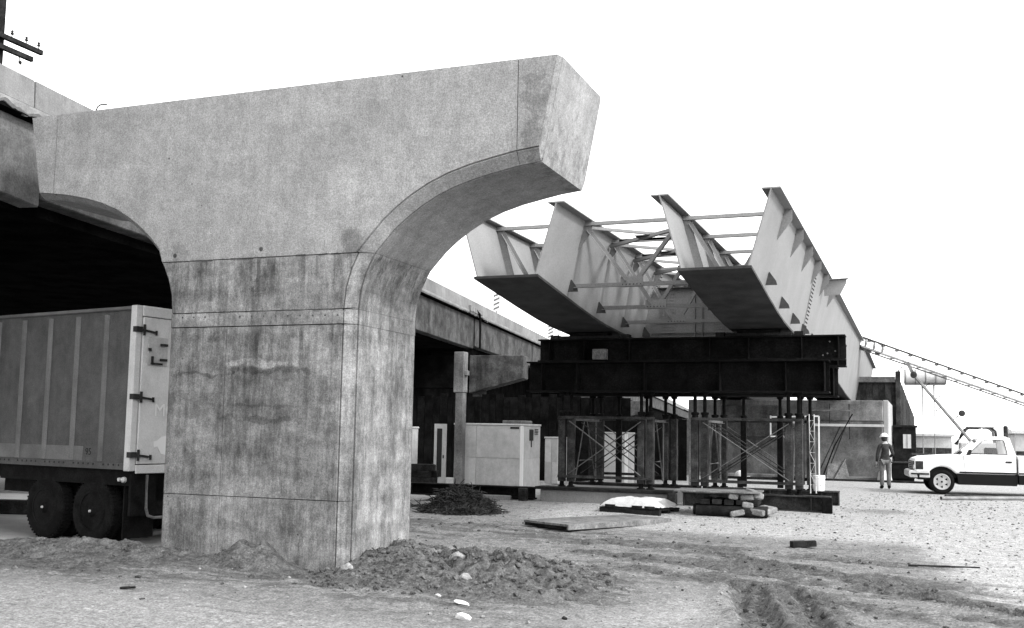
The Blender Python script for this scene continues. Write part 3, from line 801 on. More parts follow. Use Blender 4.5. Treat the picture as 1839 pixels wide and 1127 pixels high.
def letter_mesh(txt, size, name, mat, parent, mtx):
    cu = bpy.data.curves.new(name, 'FONT'); cu.body = txt; cu.size = size; cu.extrude = 0.002
    ob = bpy.data.objects.new(name, cu); col.objects.link(ob)
    dg = bpy.context.evaluated_depsgraph_get()
    me_ = bpy.data.meshes.new_from_object(ob.evaluated_get(dg))
    bpy.data.objects.remove(ob)
    me_.transform(mtx); me_.materials.clear(); me_.materials.append(mat)
    o_ = bpy.data.objects.new(name, me_); col.objects.link(o_); o_.parent = parent
    return o_
# rear face looks along -x local; text right direction = -y local
MR = Matrix(((0, 0, -1, -0.039), (-1, 0, 0, -0.40), (0, 1, 0, 2.12), (0, 0, 0, 1)))
letter_mesh('MO', 0.3, 'lettering', M['white'], trailer, MR)
mb = MB(); pts = [(-0.5, 1.62), (-0.43, 1.6), (-0.42, 1.7), (-0.5, 1.72), (-0.58, 1.78), (-0.7, 1.8), (-0.95, 1.74), (-0.95, 1.5), (-0.75, 1.46), (-0.58, 1.5)]
mb.prism([(-0.041, y, z) for y, z in pts], [(-0.0375, y, z) for y, z in pts]); mb.build('logo_patch', M['white'], trailer)
MS = Matrix(((-1, 0, 0, 1.16), (0, 0, 1, -0.016), (0, 1, 0, ZB + 0.2), (0, 0, 0, 1)))
letter_mesh('95', 0.16, 'fleet_number', M['dark'], trailer, MS)
# running gear
MB().box(-0.0, 4.2, -1.95, -1.7, 0.72, ZB - 0.03).build('chassis_rail', M['black'], trailer)
MB().box(-0.0, 4.2, -0.8, -0.55, 0.72, ZB - 0.03).build('chassis_rail', M['black'], trailer)
MB().box(-0.02, 3.6, -0.12, -0.07, 0.98, ZB - 0.03).build('side_skirt', M['black'], trailer)
MB().box(1.2, 2.05, -1.0, -0.5, 0.45, 0.97).build('air_tank_frame', M['black'], trailer)
MB().box(0.18, 0.21, -0.68, -0.08, 0.12, 0.97).build('mud_flap', M['black'], trailer)
MB().box(0.18, 0.21, -2.44, -1.8, 0.12, 0.97).build('mud_flap', M['black'], trailer)
MB().box(0.0, 0.06, -2.2, -0.06, 0.5, ZB - 0.09).build('rear_bulkhead', M['black'], trailer)
MB().box(3.5, 11.2, -0.25, -0.2, 1.0, ZB - 0.03).build('side_skirt', M['black'], trailer)
for x in (0.02,):
    mb = MB(); mb.tube([(-0.05, -0.32, ZB - 0.1), (-0.06, -0.32, 0.62), (-0.06, -0.36, 0.5), (-0.06, -0.48, 0.46), (-0.06, -2.0, 0.46)], 0.025, 8); mb.build('underrun_bar', M['steel_pale'], trailer, smooth=50)
mb = MB(); mb.lathe((0.12, -0.02, 1.08), (0, 1, 0), [(0, 0.05), (0.04, 0.045), (0.06, 0.02)], 12); mb.lathe((0.24, -0.02, 1.08), (0, 1, 0), [(0, 0.035), (0.03, 0.03)], 10); mb.build('marker_lamp', M['chrome'], trailer, smooth=40)
for ai, ax in enumerate((0.98, 2.27)):
    mb = MB(); mb.lathe((ax, -2.3, 0.535), (0, 1, 0), [(0, 0.07), (2.2, 0.07)], 12); mb.build('axle', M['black'], trailer)
    for yy in (-0.06, -0.4, -2.1, -2.44):
        wheel = MB().lathe((ax, yy - 0.26, 0.535), (0, 1, 0), [(0.02, 0.34), (0.0, 0.43), (0.02, 0.505), (0.05, 0.53), (0.13, 0.535), (0.21, 0.53), (0.24, 0.505), (0.26, 0.43), (0.24, 0.34)], 40).build('wheel', M['black'], trailer, smooth=35)
        if yy == -0.06:
            mb = MB()
            for k in range(48):
                a = k * 2 * math.pi / 48
                for t0, t1 in ((0.03, 0.11), (0.15, 0.23)):
                    p = Vector((ax + 0.528 * math.cos(a), yy - 0.26 + t0, 0.535 + 0.528 * math.sin(a))); q_ = Vector((ax + 0.528 * math.cos(a + .03), yy - 0.26 + t1, 0.535 + 0.528 * math.sin(a + .03)))
                    mb.bar(p, q_, 0.03, 0.026, up=(math.cos(a), 0, math.sin(a)))
            mb.build('tyre_tread', M['black'], wheel)
            MB().lathe((ax, yy - 0.24, 0.535), (0, 1, 0), [(0.225, 0.34), (0.235, 0.3), (0.1, 0.27), (0.1, 0.14), (0.2, 0.12), (0.24, 0.09), (0.26, 0.03)], 32).build('rim', M['black'], wheel, smooth=35)
            mb = MB()
            for k in range(8):
                a = k * math.pi / 4
                mb.lathe((ax + 0.2 * math.cos(a), yy - 0.14, 0.535 + 0.2 * math.sin(a)), (0, 1, 0), [(0, 0.018), (0.03, 0.015)], 6)
            mb.lathe((ax, yy - 0.01, 0.535), (0, 1, 0), [(0, 0.03), (0.05, 0.02)], 10)
            tag(mb.build('wheel_nuts', M['chrome'], wheel), kind='stuff')
for x in (7.6,):
    for yy in (-0.5, -2.0):
        MB().box(x - 0.06, x + 0.06, yy - 0.06, yy + 0.06, 0.05, ZB).build('landing_leg', M['black'], trailer)
o = MB().bar((-20.5, 16.9, 0.1), (-14.4, 18.6, 0.1), 0.35, 0.3).build('timber_baulk', M['timber_dark'], bevel=0.02); tag(o, 'dark timber baulk lying on the pavement behind the trailer wheels', 'timber')

# ================================================================== TUB GIRDERS
HAUNCH = [(19.0, 5.0), (20.3, 4.85), (21.5, 4.71), (22.7, 4.585), (23.8, 4.50), (25.0, 4.45), (26.2, 4.42), (27.5, 4.41), (31, 4.38), (36, 4.2), (40.5, 3.9), (44, 3.68), (47, 3.56), (60, 3.56)]
ZTOP = 6.4
def zb_at(y):
    for (a, za), (b, zc) in zip(HAUNCH, HAUNCH[1:]):
        if a <= y <= b: return za + (zc - za) * (y - a) / (b - a)
    return HAUNCH[-1][1]
def zt_at(y): return ZTOP - 0.28 * max(0, (y - 30) / 20.0) - 0.25 * max(0, (y - 50) / 10.0)
STN = [20.9, 23.0, 25.1, 27.25, 29.6, 32.0, 35.0, 38.0]
def web_x(xb, xt, y, z):
    return xb + (xt - xb) * (z - 5.0) / 1.4 if z > 5.0 else xb + (xt - xb) * (z - zb_at(y)) / (zt_at(y) - zb_at(y))
def wx(xb, xt, y, z): return xb + (xt - xb) * (z - zb_at(y)) / (zt_at(y) - zb_at(y))
TUBS = [(-7.635, 'left'), (-3.52, 'right')]
tubs = []
for cx, side in TUBS:
    lab = 'pale steel tub girder nearer the old bridge, resting on the falsework' if side == 'left' else 'pale steel tub girder on the right with bright outer web and small triangular gussets'
    t = thing('tub_girder', lab, 'girder', (cx, 19.0, 4.35), 0, 'steel tub girders on falsework')
    tubs.append(t)
    # bottom flange
    n = len(HAUNCH); hw = 0.68
    vs, fs = [], []
    for y, z in HAUNCH: vs += [(cx - hw, y - 0.02, z), (cx + hw, y - 0.02, z), (cx + hw, y - 0.02, z - 0.05), (cx - hw, y - 0.02, z - 0.05)]
    for i in range(n - 1):
        for k in range(4): fs.append((i * 4 + k, i * 4 + (k + 1) % 4, (i + 1) * 4 + (k + 1) % 4, (i + 1) * 4 + k))
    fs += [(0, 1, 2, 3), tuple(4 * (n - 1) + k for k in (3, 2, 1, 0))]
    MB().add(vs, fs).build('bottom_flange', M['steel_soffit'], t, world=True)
    for s in (-1, 1):
        xb, xt = cx + s * 0.62, cx + s * 1.03
        vs, fs = [], []
        for y, z in HAUNCH:
            zt = zt_at(y)
            vs += [(xb - 0.012, y, z + 0.002), (xb + 0.012, y, z + 0.002), (xt + 0.012, y, zt), (xt - 0.012, y, zt)]
        for i in range(n - 1):
            for k in range(4): fs.append((i * 4 + k, i * 4 + (k + 1) % 4, (i + 1) * 4 + (k + 1) % 4, (i + 1) * 4 + k))
        fs += [(0, 1, 2, 3), tuple(4 * (n - 1) + k for k in (3, 2, 1, 0))]
        web = MB().add(vs, fs).build('web', M['steel_prime'], t, world=True)
        mb = MB(); ys = [19.0, 30, 40, 50, 60]
        for a, b in zip(ys, ys[1:]): mb.bar((xt, a, zt_at(a) + 0.014), (xt, b, zt_at(b) + 0.014), 0.34, 0.026)
        mb.build('top_flange', M['steel_prime'], t, world=True)
        # inside stiffeners with gusset plates at each frame station
        for y in STN[:6]:
            zb, zt = zb_at(y), zt_at(y)
            a0, b0 = wx(xb, xt, y, zb + 0.03), wx(xb, xt, y, zt - 0.02)
            MB().prism([(a0 - s * 0.013, y - 0.008, zb + 0.03), (a0 - s * 0.2, y - 0.008, zb + 0.03), (b0 - s * 0.16, y - 0.008, zt - 0.01), (b0 - s * 0.013, y - 0.008, zt - 0.01)],
                       [(a0 - s * 0.013, y + 0.008, zb + 0.03), (a0 - s * 0.2, y + 0.008, zb + 0.03), (b0 - s * 0.16, y + 0.008, zt - 0.01), (b0 - s * 0.013, y + 0.008, zt - 0.01)]).build('stiffener', M['steel_prime'], t, world=True)
            # outside gussets: bottom triangle, top flap
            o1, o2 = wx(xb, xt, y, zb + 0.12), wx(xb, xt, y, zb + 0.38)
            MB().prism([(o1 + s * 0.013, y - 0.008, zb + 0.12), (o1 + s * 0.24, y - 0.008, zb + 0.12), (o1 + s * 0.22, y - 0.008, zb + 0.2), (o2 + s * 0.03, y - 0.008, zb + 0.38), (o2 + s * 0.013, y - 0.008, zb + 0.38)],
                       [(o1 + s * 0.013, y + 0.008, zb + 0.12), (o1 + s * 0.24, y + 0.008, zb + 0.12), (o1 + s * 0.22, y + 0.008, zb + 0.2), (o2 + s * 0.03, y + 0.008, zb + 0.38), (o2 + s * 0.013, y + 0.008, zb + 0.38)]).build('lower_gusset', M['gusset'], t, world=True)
            o1, o2 = wx(xb, xt, y, zt - 0.02), wx(xb, xt, y, zt - 0.6)
            MB().prism([(o1 + s * 0.013, y - 0.008, zt - 0.004), (o1 + s * 0.16, y - 0.008, zt - 0.004), (o1 + s * 0.16, y - 0.008, zt - 0.22), (o2 + s * 0.02, y - 0.008, zt - 0.6), (o2 + s * 0.013, y - 0.008, zt - 0.6)],
                       [(o1 + s * 0.013, y + 0.008, zt - 0.004), (o1 + s * 0.16, y + 0.008, zt - 0.004), (o1 + s * 0.16, y + 0.008, zt - 0.22), (o2 + s * 0.02, y + 0.008, zt - 0.6), (o2 + s * 0.013, y + 0.008, zt - 0.6)]).build('upper_gusset', M['steel_prime'], t, world=True)
        # bolted splice plates
        ysp = 27.75
        zb, zt = zb_at(ysp) + 0.04, zt_at(ysp) - 0.04
        a0, b0 = wx(xb, xt, ysp, zb), wx(xb, xt, ysp, zt)
        sp = MB().hexa([(a0 + s * 0.013, ysp - 0.22, zb), (a0 + s * 0.03, ysp - 0.22, zb), (a0 + s * 0.03, ysp + 0.22, zb), (a0 + s * 0.013, ysp + 0.22, zb), (b0 + s * 0.013, ysp - 0.22, zt), (b0 + s * 0.03, ysp - 0.22, zt), (b0 + s * 0.03, ysp + 0.22, zt), (b0 + s * 0.013, ysp + 0.22, zt)]).build('splice_plate', M['steel_prime'], t, world=True)
        mb = MB()
        for k in range(20):
            f = (k + 0.5) / 20
            for dy in (-0.17, -0.07, 0.07, 0.17):
                p = (a0 + (b0 - a0) * f + s * 0.03, ysp + dy, zb + (zt - zb) * f)
                mb.lathe(p, (s, 0, 0), [(0, 0.02), (0.018, 0.018), (0.02, 0.004)], 6)
        tag(mb.build('splice_bolts', M['steel_soffit'], sp, world=True), kind='stuff')
    # internal K frames: top strut and V braces
    for y in STN[:6]:
        zt, zb = zt_at(y) - 0.1, zb_at(y) + 0.12
        xl, xr = wx(cx - 0.62, cx - 1.03, y, zt), wx(cx + 0.62, cx + 1.03, y, zt)
        MB().angle((xl + 0.02, y + 0.02, zt), (xr - 0.02, y + 0.02, zt), 0.085).build('top_strut', M['steel_prime'], t, world=True)
        for s in (-1, 1):
            xe = xl if s < 0 else xr
            MB().angle((xe - s * 0.14, y + 0.012, zt - 0.08), (cx + s * 0.08, y + 0.012, zb), 0.075).build('brace', M['steel_prime'], t, world=True)
        MB().box(cx - 0.18, cx + 0.18, y + 0.03, y + 0.045, zb_at(y) + 0.03, zb_at(y) + 0.25).build('gusset_plate', M['steel_prime'], t, world=True)
# outrigger bracket on the right tub
t = tubs[1]
yk = 30.0; zt = zt_at(yk)
x0 = wx(-2.90, -2.49, yk, zt - 0.15)
MB().prism([(x0 + 0.02, yk - 0.01, zt - 0.55), (x0 + 0.02, yk - 0.01, zt - 0.12), (x0 + 0.62, yk - 0.01, zt - 0.10), (x0 + 0.62, yk - 0.01, zt - 0.2), (x0 + 0.45, yk - 0.01, zt - 0.52)],
           [(x0 + 0.02, yk + 0.02, zt - 0.55), (x0 + 0.02, yk + 0.02, zt - 0.12), (x0 + 0.62, yk + 0.02, zt - 0.10), (x0 + 0.62, yk + 0.02, zt - 0.2), (x0 + 0.45, yk + 0.02, zt - 0.52)]).build('outrigger_plate', M['steel_prime'], t, world=True)
MB().bar((x0 + 0.02, yk + 0.005, zt - 0.105), (x0 + 0.66, yk + 0.005, zt - 0.085), 0.2, 0.02).build('outrigger_flange', M['steel_prime'], t, world=True)

# cross frames and lateral bracing between the tubs
XL_B, XL_T, XR_B, XR_T = -7.635 + 0.62, -7.635 + 1.03, -3.52 - 0.62, -3.52 - 1.03
names = ['nearest', 'second', 'third']
for k, y in enumerate(STN[:3]):
    t = thing('cross_frame', '%s steel cross frame bracing the gap between the two tub girders' % names[k], 'bracing', ((XL_B + XR_B) / 2, y, zb_at(y)), 0, 'cross frames between tub girders')
    zt, zb = zt_at(y) - 0.1, zb_at(y) + 0.2
    xm = (XL_B + XR_B) / 2
    MB().angle((wx(XL_B, XL_T, y, zt) + 0.05, y + 0.02, zt), (wx(XR_B, XR_T, y, zt) - 0.05, y + 0.02, zt), 0.085).build('top_strut', M['steel_prime'], t, world=True)
    MB().angle((wx(XL_B, XL_T, y, zb) + 0.14, y + 0.02, zb), (wx(XR_B, XR_T, y, zb) - 0.14, y + 0.02, zb), 0.085).build('bottom_strut', M['steel_prime'], t, world=True)
    gp = MB().box(xm - 0.24, xm + 0.24, y - 0.012, y + 0.004, zb - 0.02, zb + 0.2).build('gusset_plate', M['steel_prime'], t, world=True)
    mb = MB()
    for i in range(6): mb.lathe((xm - 0.19 + i * 0.076, y - 0.013, zb + 0.04), (0, -1, 0), [(0, 0.014), (0.012, 0.012)], 6)
    tag(mb.build('bolts', M['steel_soffit'], gp, world=True), kind='stuff')
    for s, xe in ((-1, wx(XL_B, XL_T, y, zt - 0.12) + 0.1), (1, wx(XR_B, XR_T, y, zt - 0.12) - 0.1)):
        MB().angle((xe, y + 0.012, zt - 0.1), (xm + s * 0.12, y + 0.012, zb + 0.1), 0.075).build('brace', M['steel_prime'], t, world=True)
t = thing('lateral_bracing', 'flat crossed steel braces at top level between the two tub girders', 'bracing', (xm, STN[0], 6.3))
for y0_, y1_ in zip(STN[:4], STN[1:5]):
    z = zt_at(y0_) - 0.14
    xa, xb = XL_T - 0.02, XR_T + 0.02
    MB().angle((xa, y0_ + 0.15, z), (xb, y1_ - 0.15, z), 0.07).build('brace', M['steel_prime'], t, world=True)
    MB().angle((xb, y0_ + 0.15, z - 0.085), (xa, y1_ - 0.15, z - 0.085), 0.07).build('brace', M['steel_prime'], t, world=True)
    ym = (y0_ + y1_) / 2
    MB().box(xm - 0.2, xm + 0.2, ym - 0.14, ym + 0.14, z - 0.045, z - 0.036).build('gusset_plate', M['steel_soffit'], t, world=True)
    MB().angle((xa, y1_ + 0.02, z + 0.05), (xb, y1_ + 0.02, z + 0.05), 0.08).build('strut', M['steel_prime'], t, world=True)
# plate diaphragm at the support
t = thing('plate_diaphragm', 'bolted steel plate diaphragm closing the gap between the tub girders over the support', 'diaphragm', (xm, 27.3, 4.45))
yd = 27.3
MB().prism([(wx(XL_B, XL_T, yd, 4.45) + 0.03, yd, 4.45), (wx(XR_B, XR_T, yd, 4.45) - 0.03, yd, 4.45), (wx(XR_B, XR_T, yd, 5.8) - 0.03, yd, 5.8), (wx(XL_B, XL_T, yd, 5.8) + 0.03, yd, 5.8)],
           [(wx(XL_B, XL_T, yd, 4.45) + 0.03, yd + 0.015, 4.45), (wx(XR_B, XR_T, yd, 4.45) - 0.03, yd + 0.015, 4.45), (wx(XR_B, XR_T, yd, 5.8) - 0.03, yd + 0.015, 5.8), (wx(XL_B, XL_T, yd, 5.8) + 0.03, yd + 0.015, 5.8)]).build('plate', M['steel_prime'], t, world=True)
MB().box(-6.55, -4.6, yd - 0.13, yd + 0.14, 5.803, 5.83).build('top_flange', M['steel_soffit'], t, world=True)
for x in (-5.55, -5.35):
    MB().box(x - 0.008, x + 0.008, yd - 0.12, yd - 0.001, 4.46, 5.79).build('stiffener', M['steel_prime'], t, world=True)
for x in (-6.28, -4.87):
    p_ = MB().box(x - 0.2, x + 0.2, yd - 0.014, yd - 0.001, 4.5, 5.76).build('splice_plate', M['steel_prime'], t, world=True)
    mb = MB()
    for i in range(5):
        for z in [4.56 + 0.075 * j for j in range(5)] + [5.1 + 0.08 * j for j in range(8)]:
            mb.lathe((x - 0.14 + 0.07 * i, yd - 0.0145, z), (0, -1, 0), [(0, 0.02), (0.016, 0.017), (0.018, 0.004)], 6)
    tag(mb.build('bolts', M['steel_prime'], p_, world=True), kind='stuff')
for z in (4.62, 4.95):
    MB().bar((-6.7, yd - 0.05, z), (-4.4, yd - 0.05, z), 0.07, 0.015).build('rib', M['steel_prime'], t, world=True)

# ================================================================== FALSEWORK
def steel_beam(name, label, x0, x1, y, z0, depth, width, stiff, group, mat='steel_dark', end=False):
    t = thing(name, label, 'beam', (x0, y, z0), 0, group)
    L = x1 - x0
    MB().box(0, L, -width / 2, width / 2, 0, 0.035).build('bottom_flange', M[mat], t, bevel=0.004)
    MB().box(0, L, -width / 2, width / 2, depth - 0.035, depth).build('top_flange', M[mat], t, bevel=0.004)
    MB().box(0, L, -0.012, 0.012, 0.036, depth - 0.036).build('web', M[mat], t)
    for s in stiff:
        for sg in (-1, 1):
            MB().box(s - 0.01, s + 0.01, min(sg * 0.013, sg * (width / 2 - 0.01)), max(sg * 0.013, sg * (width / 2 - 0.01)), 0.036, depth - 0.036).build('stiffener', M[mat], t)
    return t
gU, gL = 'upper falsework beams', 'lower falsework beams'
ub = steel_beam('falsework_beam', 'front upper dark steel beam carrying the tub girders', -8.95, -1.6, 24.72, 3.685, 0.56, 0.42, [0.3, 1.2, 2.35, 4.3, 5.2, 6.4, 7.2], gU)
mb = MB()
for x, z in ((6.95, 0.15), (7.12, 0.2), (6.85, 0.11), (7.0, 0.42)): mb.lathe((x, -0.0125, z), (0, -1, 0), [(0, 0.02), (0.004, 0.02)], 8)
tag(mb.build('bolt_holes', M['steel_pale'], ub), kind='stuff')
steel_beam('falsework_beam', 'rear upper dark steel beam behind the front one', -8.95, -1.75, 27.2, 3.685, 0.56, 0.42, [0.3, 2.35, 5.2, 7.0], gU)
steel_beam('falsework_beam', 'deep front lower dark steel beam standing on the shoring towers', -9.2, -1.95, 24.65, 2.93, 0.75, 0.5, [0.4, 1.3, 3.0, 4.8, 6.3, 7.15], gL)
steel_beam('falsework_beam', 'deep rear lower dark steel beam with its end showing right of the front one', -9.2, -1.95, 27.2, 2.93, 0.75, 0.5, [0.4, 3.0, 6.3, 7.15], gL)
o = MB().box(-7.5, -7.15, 24.42, 24.6, 3.72, 3.98).build('packing_block', M['timber'], bevel=0.01); tag(o, 'pale packing block wedged in the web of the upper falsework beam', 'block')
blk = 0
for cx, side in TUBS:
    for y in (24.72,):
        t = thing('bearing_stack', 'dark packing stack under the %s' % ('left tub girder' if side == 'left' else 'right tub girder'), 'bearing', (cx, y, 4.246), 0, 'packing under tub girders')
        MB().box(-0.75, 0.75, -0.2, 0.2, 0.0, 0.07).build('timber_pad', M['timber_dark'], t, bevel=0.005)
        MB().box(-0.5, 0.5, -0.17, 0.17, 0.072, 0.142).build('steel_plate', M['steel_dark'], t)
        for s in (-1, 1): MB().box(s * 0.9 - 0.1, s * 0.9 + 0.1, -0.15, 0.15, 0.0, 0.1).build('wedge', M['timber_dark'], t)
# jacks, towers
ZG = 0.62
def tower(name, label, xs, y0, y1):
    t = thing(name, label, 'shoring tower', (xs[0], y0, ZG), 0, 'steel shoring towers')
    w = xs[1] - xs[0]; d = y1 - y0; hp = 1.72
    posts = []
    for x in (0, w):
        for y in (0, d):
            for dx in (-0.115, 0.115):
                p = MB().box(x + dx - 0.085, x + dx + 0.085, y - 0.08, y + 0.08, 0.12, hp).build('post', M['steel_rust'], t, bevel=0.012)
                MB().lathe((x + dx, y, 0), (0, 0, 1), [(0, 0.1), (0.02, 0.1), (0.03, 0.06), (0.12, 0.05)], 10).build('foot', M['steel_dark'], p)
                mb = MB(); mb.lathe((x + dx, y, hp), (0, 0, 1), [(0, 0.075), (0.06, 0.075), (0.07, 0.095), (0.12, 0.095), (0.13, 0.042), (0.52, 0.042), (0.525, 0.08), (0.55, 0.08), (0.585, 0.1)], 12)
                mb.build('screw_jack', M['steel_dark'], p, smooth=40)
    for y in (-0.09, d + 0.09):
        MB().angle((-0.2, y, hp - 0.06), (w + 0.2, y, hp - 0.06), 0.06).build('top_rail', M['steel_rust'], t)
        MB().angle((-0.2, y, 0.22), (w + 0.2, y, 0.22), 0.06).build('bottom_rail', M['steel_rust'], t)
        MB().bar((0.1, y - 0.03, 0.32), (w - 0.1, y - 0.03, hp - 0.12), 0.012, 0.085, up=(0, 1, 0)).build('brace', M['brace'], t)
        MB().bar((0.1, y - 0.045, hp - 0.12), (w - 0.1, y - 0.045, 0.32), 0.012, 0.085, up=(0, 1, 0)).build('brace', M['brace'], t)
    for x in (0.62, w - 0.62):
        p = MB().box(x - 0.07, x + 0.07, d - 0.07, d + 0.07, 0.02, hp).build('inner_post', M['steel_dark'], t, bevel=0.01)
        MB().lathe((x, d, hp), (0, 0, 1), [(0, 0.07), (0.1, 0.08), (0.12, 0.04), (0.52, 0.04), (0.55, 0.08), (0.585, 0.09)], 10).build('screw_jack', M['steel_dark'], p)
    for y in (d * 0.33, d * 0.66):
        MB().bar((0.1, y, 0.3), (w - 0.1, y, hp - 0.15), 0.02, 0.07, up=(0, 1, 0)).build('inner_brace', M['steel_rust'], t)
        MB().bar((0.1, y + 0.03, hp - 0.15), (w - 0.1, y + 0.03, 0.3), 0.02, 0.07, up=(0, 1, 0)).build('inner_brace', M['steel_rust'], t)
    MB().box(-0.2, w + 0.2, -0.16, 0.16, hp + 0.36 + 0.225, hp + 0.36 + 0.23).build('head_plate', M['steel_dark'], t)
    for x in (0.09, w - 0.09):
        MB().angle((x, 0.05, hp - 0.1), (x, d - 0.05, hp - 0.1), 0.06).build('side_rail', M['brace'], t)
        ym = d * 0.5
        for s in (-1, 1):
            MB().tube([(x, ym + s * d * 0.36, 0.1), (x, ym + s * d * 0.36, hp - 0.1)], 0.022, 6).build('side_upright', M['brace'], t)
            MB().tube([(x, ym + s * d * 0.34, 0.12), (x, ym + s * 0.05 * d, hp - 0.12)], 0.018, 6).build('side_brace', M['brace'], t)
        MB().tube([(x, ym - d * 0.22, 0.62), (x, ym + d * 0.22, 0.62)], 0.02, 6).build('side_tie', M['brace'], t)
    return t
tower('shoring_tower', 'left steel shoring tower with crossed braces under the falsework beams', (-8.2, -6.2), 24.65, 27.2)
tower('shoring_tower', 'right steel shoring tower with crossed braces, close to the white bucket', (-4.9, -2.75), 24.65, 27.2)
# foundations
def footing(label, x0, x1, y0, y1, z1, mat='conc_pale', top=True):
    t = thing('tower_footing', label, 'footing', ((x0 + x1) / 2, (y0 + y1) / 2, 0.2), 0, 'footings under the shoring towers')
    MB().box(x0, x1, y0, y1, 0.0, z1 - 0.072).build('concrete_pad', M[mat], t, world=True, bevel=0.02)
    n = int((x1 - x0) / 0.8)
    for k in range(2):
        MB().box(x0 - 0.12, x1 + 0.1, y0 - 0.06 + k * (y1 - y0 - 0.4), y0 + 0.46 + k * (y1 - y0 - 0.4), z1 - 0.07, z1).build('sill_plank', M['timber_dark'], t, world=True, bevel=0.008)
    return t
footing('left concrete footing with dark sill planks under the left shoring tower', -8.75, -5.55, 24.3, 27.6, 0.615)
def base_beam(label, x0, x1, y):
    return steel_beam('base_beam', label, x0, x1, y, 0.24, 0.375, 0.34, [0.05, (x1 - x0) * 0.5, x1 - x0 - 0.42, x1 - x0 - 0.02], 'grillage beams under the right tower', 'steel_rust')
base_beam('front steel grillage beam lying on the gravel under the right shoring tower', -5.3, -1.95, 24.65)
base_beam('rear steel grillage beam under the back legs of the right shoring tower', -5.3, -1.95, 27.2)
o = MB().box(-2.12, -1.9, 24.3, 24.44, 0.2, 0.6).build('end_block', M['steel_dark'], bevel=0.01); tag(o, 'black end block standing at the right end of the grillage beam', 'block')
steel_beam('base_beam', 'long dark steel beam lying left of the left tower footing', -12.6, -8.95, 24.5, 0.28, 0.3, 0.3, [0.3, 1.8, 3.3], 'grillage beams left')
o = MB().box(-10.6, -9.5, 24.2, 24.32, 0.12, 0.36).build('concrete_kerb', M['conc_mid'], bevel=0.02); tag(o, 'grey concrete kerb block under the long dark base beam', 'kerb')
for x, l in ((-9.15, 'left end'), (-5.45, 'middle')):
    o = MB().box(x - 0.1, x + 0.1, 24.1, 24.28, 0.15, 0.56).build('timber_stub', M['timber_dark'], bevel=0.01); tag(o, 'short dark timber stub at the %s of the tower footing' % l, 'timber')

# ================================================================== SITE BOXES AND MISCELLANY BEHIND AND AROUND THE FALSEWORK
def site_box(label, x0, x1, y0, y1, z0, z1, panels, door=None):
    t = thing('storage_container', label, 'container', ((x0 + x1) / 2, (y0 + y1) / 2, z0), 0, 'white site containers')
    MB().box(x0 + 0.02, x1 - 0.02, y0 + 0.02, y1 - 0.02, z0, z1 - 0.02).build('body', M['dull_white'], t, world=True)
    MB().box(x0 - 0.02, x1 + 0.02, y0 - 0.02, y1 + 0.02, z1 - 0.018, z1 + 0.04).build('roof', M['dull_white'], t, world=True, bevel=0.01)
    xs = [x0 + (x1 - x0) * p for p in panels]
    zm = z0 + (z1 - z0) * 0.47
    for a, b in zip(xs, xs[1:]):
        for za, zb in ((z0 + 0.02, zm - 0.006), (zm + 0.006, z1 - 0.03)):
            MB().box(a + 0.008, b - 0.008, y0, y0 + 0.019, za, zb).build('wall_panel', M['dull_white'], t, world=True)
    for za, zb in ((z0 + 0.02, zm - 0.006), (zm + 0.006, z1 - 0.03)):
        MB().box(x1 - 0.019, x1, y0 + 0.1, y1 - 0.02, za, zb).build('wall_panel', M['dull_white'], t, world=True)
    MB().box(x1 - 0.08, x1 + 0.006, y0 - 0.006, y0 + 0.09, z0, z1 - 0.02).build('corner_post', M['white'], t, world=True)
    return t
cA = site_box('white storage container with a vent in its end, left of the shoring towers', -14.15, -11.78, 31.0, 32.65, 0.16, 2.15, (0, 0.33, 1.0))
mb = MB(); mb.box(-11.779, -11.765, 31.6, 31.95, 1.66, 2.02); mb.box(-11.779, -11.765, 31.75, 31.82, 1.45, 1.66); mb.build('vent', M['dark'], cA, world=True)
mb = MB()
for i in range(4): mb.box(-11.779, -11.76, 32.08, 32.4, 1.86 + i * 0.05, 1.885 + i * 0.05)
mb.build('louvre', M['dark'], cA, world=True)
MB().box(-12.6, -11.9, 31.3, 32.2, 2.2, 2.3).build('roof_unit', M['conc_mid'], cA, world=True, bevel=0.02)
MB().box(-12.2, -11.9, 30.985, 30.999, 2.03, 2.09).build('name_plate', M['dark'], cA, world=True)
cB = site_box('narrow white cabinet just right of the vented container', -12.1, -11.55, 34.0, 35.0, 0.2, 1.75, (0, 0.45, 1.0))
cD = site_box('white cabinet standing behind the left shoring tower braces', -10.0, -9.2, 34.0, 35.0, 0.2, 1.95, (0, 1.0))
hd = thing('dark_screen', 'added black board screen darkening the gap behind the site containers', 'hoarding', (-11.5, 38.0, 0.25))  # added screen, darkens the background behind the containers
rh = random.Random(77)
x = -19.0
while x < -8.1:
    w = rh.uniform(0.26, 0.36)
    MB().box(x, x + w - 0.015, 38.0 + rh.uniform(-.02, .02), 38.06, 0.1, (3.35 if x < -10.4 else 2.5) + rh.uniform(-.08, .1)).build('board', M['shade_board'], hd, world=True)  # boards of the added dark screen
    x += w
for z in (0.6, 1.9): MB().box(-19.0, -8.1, 38.061, 38.14, z, z + 0.1).build('rail', M['shade_board'], hd, world=True)  # rails of the added dark screen
cC = site_box('sliver of a white container beside the pier column, in the bridge shade', -17.4, -14.95, 28.0, 30.0, 0.1, 2.0, (0, 0.5, 1.0))
dr = thing('open_door', 'narrow white door standing ajar left of the white container', 'door', (-14.5, 30.7, 0.1), R(15))
MB().box(-0.2, 0.2, -0.025, 0.025, 0, 2.05).build('door_leaf', M['dull_white'], dr)
MB().box(-0.11, 0.06, -0.032, -0.026, 0.35, 1.9).build('dark_pane', M['glass_dark'], dr)
MB().box(0.09, 0.13, -0.05, -0.026, 0.95, 1.05).build('handle', M['dark'], dr)
